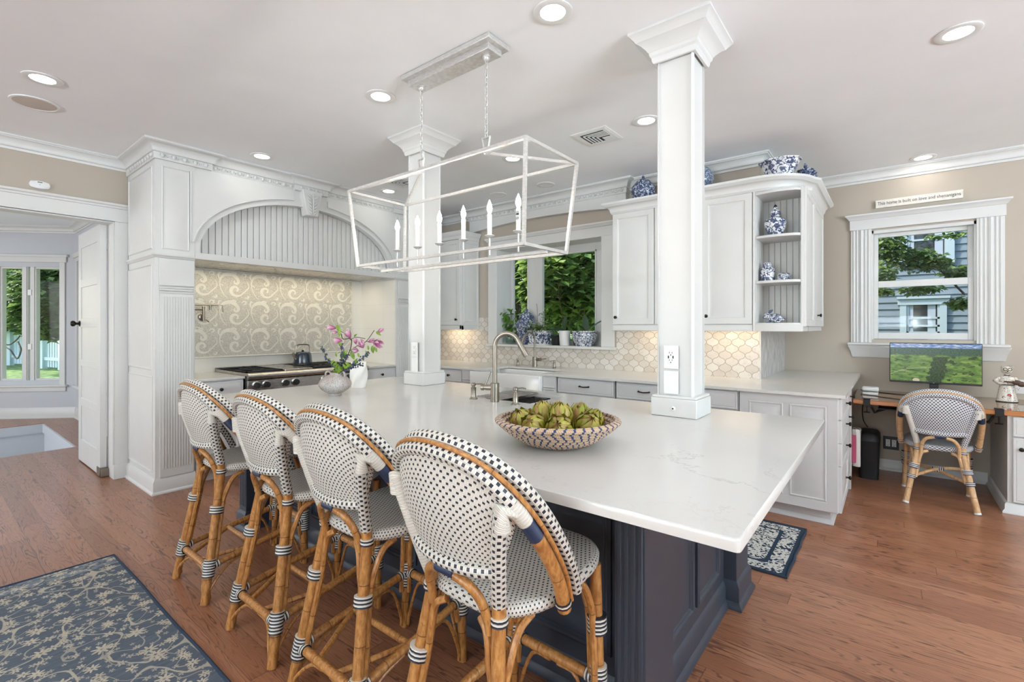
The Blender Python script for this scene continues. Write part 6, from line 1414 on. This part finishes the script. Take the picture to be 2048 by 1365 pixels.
obj('leaves', b, IVY, t, ang=80); stems(t, c, [[(.04, 0, .15), (.05, 0, .3), (.055, 0, .41)], [(-.03, 0, .15), (-.035, 0, .4), (-.045, 0, .50)], [(-.05, 0, .15), (-.08, -.03, .2), (-.13, -.05, .17)], [(.05, 0, .15), (.09, -.03, .22), (.13, -.05, .19)]], M['stem'])
lathed('glass_pot', 'dark smoked glass pot with water on the window sill', 'pot', (-3.13, 4.80, ZS), [(.055, 0), (.062, .01), (.068, .12), (.062, .122), (.056, .02), (.001, .015)], plain('smoked glass', (40, 42, 44), .06))
def orchid(name, label, c, lv, st, pot, extra=()):
    t = thing(name, label, 'plant', c); obj('pot', MB().lathe(pot[0], c, 32), pot[1], t, fix=True)
    for nm, pr, m in extra: obj(nm, MB().lathe(pr, c, 32), m, t, fix=True)
    for p, d, L, W_ in lv: b = MB(); leaf(b, V(c)+V(p), d, (0, -.5, 1), L, W_, .10, 8); obj('leaf', b, M['orchid'], t, ang=80)
    stems(t, c, st, M['stem'], 'flower_spike', .0032); obj('soil', MB().lathe([(.055, pot[2]), (.001, pot[2]+.004)], c, 16), M['bark'], t, fix=True); return t
orchid('potted_orchid', 'orchid with dark leaves in a plain white pot on the sink window sill', (-2.99, 4.755, ZS), [((0, 0, .17), (.03, -.1, 1), .18, .075), ((-.01, -.01, .17), (-1, -.15, .35), .21, .062), ((.0, -.01, .165), (-.7, -.3, .6), .09, .05)], [[(-.03, .03, .15), (-.055, .04, .3), (-.10, .05, .52), (-.12, .05, .62), (-.10, .05, .72), (-.04, .06, .82)], [(.03, .03, .15), (.07, .04, .34), (.11, .05, .53)], [(-.105, .05, .55), (-.15, .05, .60), (-.17, .05, .64)], [(-.105, .05, .55), (-.06, .05, .59), (-.03, .05, .625)]], ([(.001, 0), (.054, 0), (.058, .006), (.062, .09), (.070, .172), (.064, .172), (.056, .1), (.001, .09)], M['ceramic'], .15))
orchid('potted_orchid', 'orchid with upright dark leaves in a round blue and white pot', (-2.735, 4.775, ZS), [((.03, 0, .17), (-.15, -.1, 1), .19, .075), ((.05, 0, .17), (.75, -.1, .65), .26, .06), ((.02, 0, .16), (-.6, -.2, .7), .12, .045)], [[(-.06, .03, .15), (-.09, .03, .3), (-.08, .04, .45)], [(-.02, .03, .15), (-.03, .03, .33), (-.02, .04, .42)]], ([(.001, 0), (.098, 0), (.104, .012), (.135, .075), (.144, .12), (.140, .15), (.128, .16), (.12, .15), (.125, .1), (.001, .09)], M['porcfine'], .15),
       (('rim', [(.134, .152), (.146, .156), (.148, .168), (.140, .172), (.128, .170), (.126, .155)], M['porcelain']), ('foot_band', [(.1, .0), (.107, .013), (.112, .026)], M['porcelain'])))
lathed('clay_pot', 'small brown clay pot behind the white orchid pot', 'pot', (-2.895, 4.875, ZS), [(.04, 0), (.05, .1), (.056, .105), (.056, .13), (.05, .13), (.001, .11)], plain('brown clay', (104, 70, 58), .8))
# ------------------------------------------------------------------ outdoors
def foliage(mb, c, rx, ry, rz, n, L, seed=1, shell=.55, droop=.3, flat=0):
    g = random.Random(seed); c = V(c)
    for _ in range(n):
        d = V((g.gauss(0, 1), g.gauss(0, 1), g.gauss(0, 1))).normalized(); r = shell+(1-shell)*g.random()**.5
        r *= 1+.16*sin(d.x*5+seed)*sin(d.y*4+1)*sin(d.z*6)
        p = c+V((d.x*rx*r, d.y*ry*r, d.z*rz*r)); a = g.uniform(0, 6.283); l = L*g.uniform(.6, 1.25)
        t = V((cos(a), sin(a), g.uniform(-.7, .3)-droop*.5)).normalized(); s = t.cross(V((g.uniform(-.5, .5), g.uniform(-.5, .5), 1))).normalized(); u = s.cross(t)
        q = [p, p+t*l*.45+s*l*.34+u*l*.08, p+t*l, p+t*l*.45-s*l*.34+u*l*.08, p+t*l*.5]
        mb.add(q, [(0, 1, 4), (1, 2, 4), (2, 3, 4), (3, 0, 4)])
def tree(label, base, trunk, crowns, n, L, mat, seed, rad=.12, branches=()):
    t = thing('tree', label, 'tree', tuple(base), None); trunk = [V((trunk[0].x, trunk[0].y, .1 if base.x < -10 and base.y < 9 else -.55))]+trunk
    b = MB().tube(spline(trunk, 4), [rad*(1-.5*i/(4*(len(trunk)-1))) for i in range(4*(len(trunk)-1)+1)], 10); tk = obj('trunk', b, M['bark'], t)
    for p in branches: obj('branch', MB().tube(spline(p, 4), .028, 7), M['bark'], t)
    b = MB()
    for i, (c, rx, ry, rz, k) in enumerate(crowns): foliage(b, c, rx, ry, rz, int(n*k), L, seed*10+i)
    obj('crown', b, mat, t, smooth=False); return t
b = MB(); b.prism([(-9.98, 1.72), (-9.98, 60), (-60, 60), (-60, -40), (-13.2, -40), (-13.2, -1.5)], lambda x, y, z: (x, y, z), .0, .15); b.box(-9.97, 40, 6.4, 60, -.6, -.5)
o = struct('ground', b, M['grass'], smooth=False, label='green lawn outside the windows', cat='ground')
def B(px, py, d): return at(px, py, d)
# sunroom view
tree('bright green leafy tree beyond the white picket fence, seen left in the sunroom window', B(0, 720, 17), [B(0, 720, 17), B(-4, 680, 17), B(4, 600, 17)], [(B(20, 590, 15.5), 1.5, 1.5, 1.25, 1), (B(-50, 560, 16), 1.8, 1.8, 1.9, .9), (B(60, 500, 18), 2.4, 2, 1.5, .9)], 5200, .21, M['leaf'], 1)
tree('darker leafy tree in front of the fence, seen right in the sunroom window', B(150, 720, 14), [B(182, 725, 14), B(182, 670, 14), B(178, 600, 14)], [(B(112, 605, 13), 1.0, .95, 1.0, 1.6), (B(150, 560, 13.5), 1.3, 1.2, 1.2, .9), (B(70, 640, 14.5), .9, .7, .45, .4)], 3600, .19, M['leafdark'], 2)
tree('big background tree behind the fence filling the sunroom windows', B(60, 720, 24), [B(60, 720, 24), B(60, 600, 24)], [(B(50, 560, 23), 4.5, 3, 3.6, 1), (B(140, 600, 22), 3, 3, 2.6, .6)], 6500, .34, M['leaf'], 3, .2)
def fence(label, a, c, zb, h, n):
    t = thing('picket_fence', label, 'fence', (a.x, a.y, zb), 'white picket fence sections'); a = V((a.x, a.y, zb)); c = V((c.x, c.y, zb)); d = (c-a); L = d.length; d.normalize(); N = d.cross(V((0, 0, 1)))
    for i in range(n): s = L*(i+.5)/n; b = MB().obox(a, d, (0, 0, 1), N, s-.045, s+.045, .05, h, -.012, .012); b.prism([(s-.045, h), (s+.045, h), (s, h+.06)], lambda x, z, w: tuple(a+d*x+V((0, 0, z))+N*w), -.012, .012); obj('picket', b, M['fence'], t, smooth=False)
    for z in (.25, h-.2): obj('rail', MB().obox(a, d, (0, 0, 1), N, 0, L, z, z+.09, .012, .05), M['fence'], t, smooth=False)
    for s in (0, L*.5, L): obj('post', MB().obox(a, d, (0, 0, 1), N, s-.08, s+.08, 0, h+.14, -.03, .09), M['fence'], t, smooth=False)
fence('white picket fence across the back of the lawn', B(-40, 700, 15.6), B(86, 700, 15.2), .15, 1.28, 22)
fence('white picket fence section nearer the house, at the right', B(90, 700, 14.2), B(165, 700, 13.2), .15, 1.3, 14)
b = MB()
for p in ([B(0, 690, 12.5), B(20, 700, 12.4), B(34, 718, 12.3), B(42, 700, 12.3), B(36, 684, 12.4)], [B(-5, 672, 12.4), B(14, 690, 12.4), B(30, 683, 12.4), B(40, 672, 12.4)]): b.tube(spline(p, 5), .018, 6)
tag(obj('bare_branch', b, M['bark']), 'dark bare twig in front of the fence', 'branch')
# sink window view
tree('maple tree with a leaning grey trunk, seen in the left pane of the sink window', B(1042, 690, 11), [B(1044, 720, 11), B(1040, 640, 11), B(1030, 580, 11), B(1018, 520, 11)], [(B(1030, 535, 10.5), .65, .7, .6, .8), (B(1060, 480, 10.8), 1.1, 1.1, .7, .8), (B(985, 600, 11.5), .7, .7, .9, .6)], 1700, .19, M['leaf'], 4, .10, [[B(1030, 580, 11), B(1015, 585, 10.9), B(1004, 570, 10.8)]])
tree('broad leafy maple filling the right pane of the sink window', B(1180, 690, 11.5), [B(1182, 740, 11.5), B(1181, 600, 11.5), B(1184, 500, 11.5)], [(B(1140, 540, 9.5), 1.0, 1.0, .8, 1.2), (B(1100, 590, 10), .6, .7, .45, .5), (B(1180, 570, 10), .7, .8, .9, .7), (B(1140, 470, 10.5), 1.8, 1.2, .8, .8)], 2300, .21, M['leaf'], 5, .09, [[B(1184, 530, 11), B(1150, 545, 10.5), B(1112, 570, 10)]])
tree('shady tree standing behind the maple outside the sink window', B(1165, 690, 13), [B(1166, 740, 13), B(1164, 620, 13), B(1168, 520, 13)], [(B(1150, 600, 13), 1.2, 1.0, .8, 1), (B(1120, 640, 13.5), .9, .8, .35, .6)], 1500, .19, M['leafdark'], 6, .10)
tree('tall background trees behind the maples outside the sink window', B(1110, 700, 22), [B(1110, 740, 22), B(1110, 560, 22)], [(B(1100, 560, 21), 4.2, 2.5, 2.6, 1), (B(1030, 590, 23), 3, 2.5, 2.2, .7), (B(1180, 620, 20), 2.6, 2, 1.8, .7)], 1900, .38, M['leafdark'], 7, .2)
# neighbour house behind the desk window
nh = thing('neighbour_house', 'grey blue clapboard house next door, seen through the desk window', 'house', (.4, 10.5, -.5)); HY0 = 10.5
SID = plain('grey blue clapboard', (104, 117, 124), .75, nz=.03, nsc=6); HT = plain('pale house trim', (150, 164, 168), .6); DG = plain('dark window glass', (40, 44, 46), .06)
b = MB(); z = -.5
while z < 5.5:
    x0, x1 = -4, 6; b.add([(x0, HY0-.022, z), (x1, HY0-.022, z), (x1, HY0, z+.118), (x0, HY0, z+.118), (x0, HY0, z), (x1, HY0, z)], [(0, 1, 2, 3), (0, 4, 5, 1)]); z += .115
b.box(-4, 6, HY0, HY0+.2, -.5, 5.6); obj('clapboard_wall', b, SID, nh, smooth=False)
def nwin(x0, x1, z0, z1, tw, mid):
    b = MB(); b.box(x0-tw, x0, HY0-.06, HY0, z0, z1+.02); b.box(x1, x1+tw, HY0-.06, HY0, z0, z1+.02); b.box(x0-tw-.03, x1+tw+.03, HY0-.07, HY0, z1, z1+.10); b.box(x0-tw-.04, x1+tw+.04, HY0-.10, HY0, z1+.10, z1+.14); b.box(x0-tw, x1+tw, HY0-.08, HY0, z0-.06, z0); w = obj('window_frame', b, HT, nh, smooth=False)
    b = MB(); b.box(x0, x1, HY0-.03, HY0-.02, z0, z1); obj('window_pane', b, DG, w, smooth=False)
    b = MB()
    for zz in mid: b.box(x0, x1, HY0-.045, HY0-.03, zz-.015, zz+.015)
    b.box(x0, x0+.03, HY0-.045, HY0-.03, z0, z1); b.box(x1-.03, x1, HY0-.045, HY0-.03, z0, z1); obj('sash_bars', b, HT, w, smooth=False)
    b = MB(); b.box(x0+.03, x0+.09, HY0-.031, HY0-.0305, z0, z1); b.box(x1-.15, x1-.05, HY0-.031, HY0-.0305, z0, z1); obj('curtains', b, plain('grey curtain', (150, 160, 168), .8), w, smooth=False)
nwin(.195, .617, .6, 1.75, .085, (1.29, 1.40, 1.53)); nwin(.205, .705, 2.47, 3.3, .09, (2.83,))
b = MB()
for c, rx, rz, k in ((B(1780, 495, 6.2), .22, .20, 1), (B(1830, 520, 6.3), .26, .16, 1.1), (B(1870, 525, 6.2), .17, .11, .6), (B(1915, 545, 6.3), .17, .11, .8), (B(1770, 550, 6.2), .13, .15, .6), (B(1840, 578, 6.3), .24, .06, .6), (B(1920, 605, 6.2), .13, .08, .6), (B(1768, 582, 6.2), .10, .05, .3), (B(1895, 470, 6.4), .24, .04, .2), (B(1900, 410, 6.4), .6, .2, .6)): foliage(b, c, rx, .22, rz, int(520*k), .075, int(c.x*1000+c.z*77), .1, .6)
ft = thing('tree', 'leafy maple branches hanging in front of the neighbour house', 'tree', tuple(B(1700, 450, 6.3)))
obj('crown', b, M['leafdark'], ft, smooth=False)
for p in ([B(1680, 380, 6.3), B(1740, 460, 6.3), B(1800, 500, 6.3), B(1880, 540, 6.3)], [B(1740, 460, 6.3), B(1850, 515, 6.3), B(1930, 590, 6.3)], [B(1740, 460, 6.3), B(1770, 560, 6.3)]): obj('branch', MB().tube(spline(p, 5), .014, 6), M['bark'], ft)
obj('trunk', MB().tube([(-1.2, 8.3, -.5), (-1.0, 8.2, 3.4)], .12, 10), M['bark'], ft)
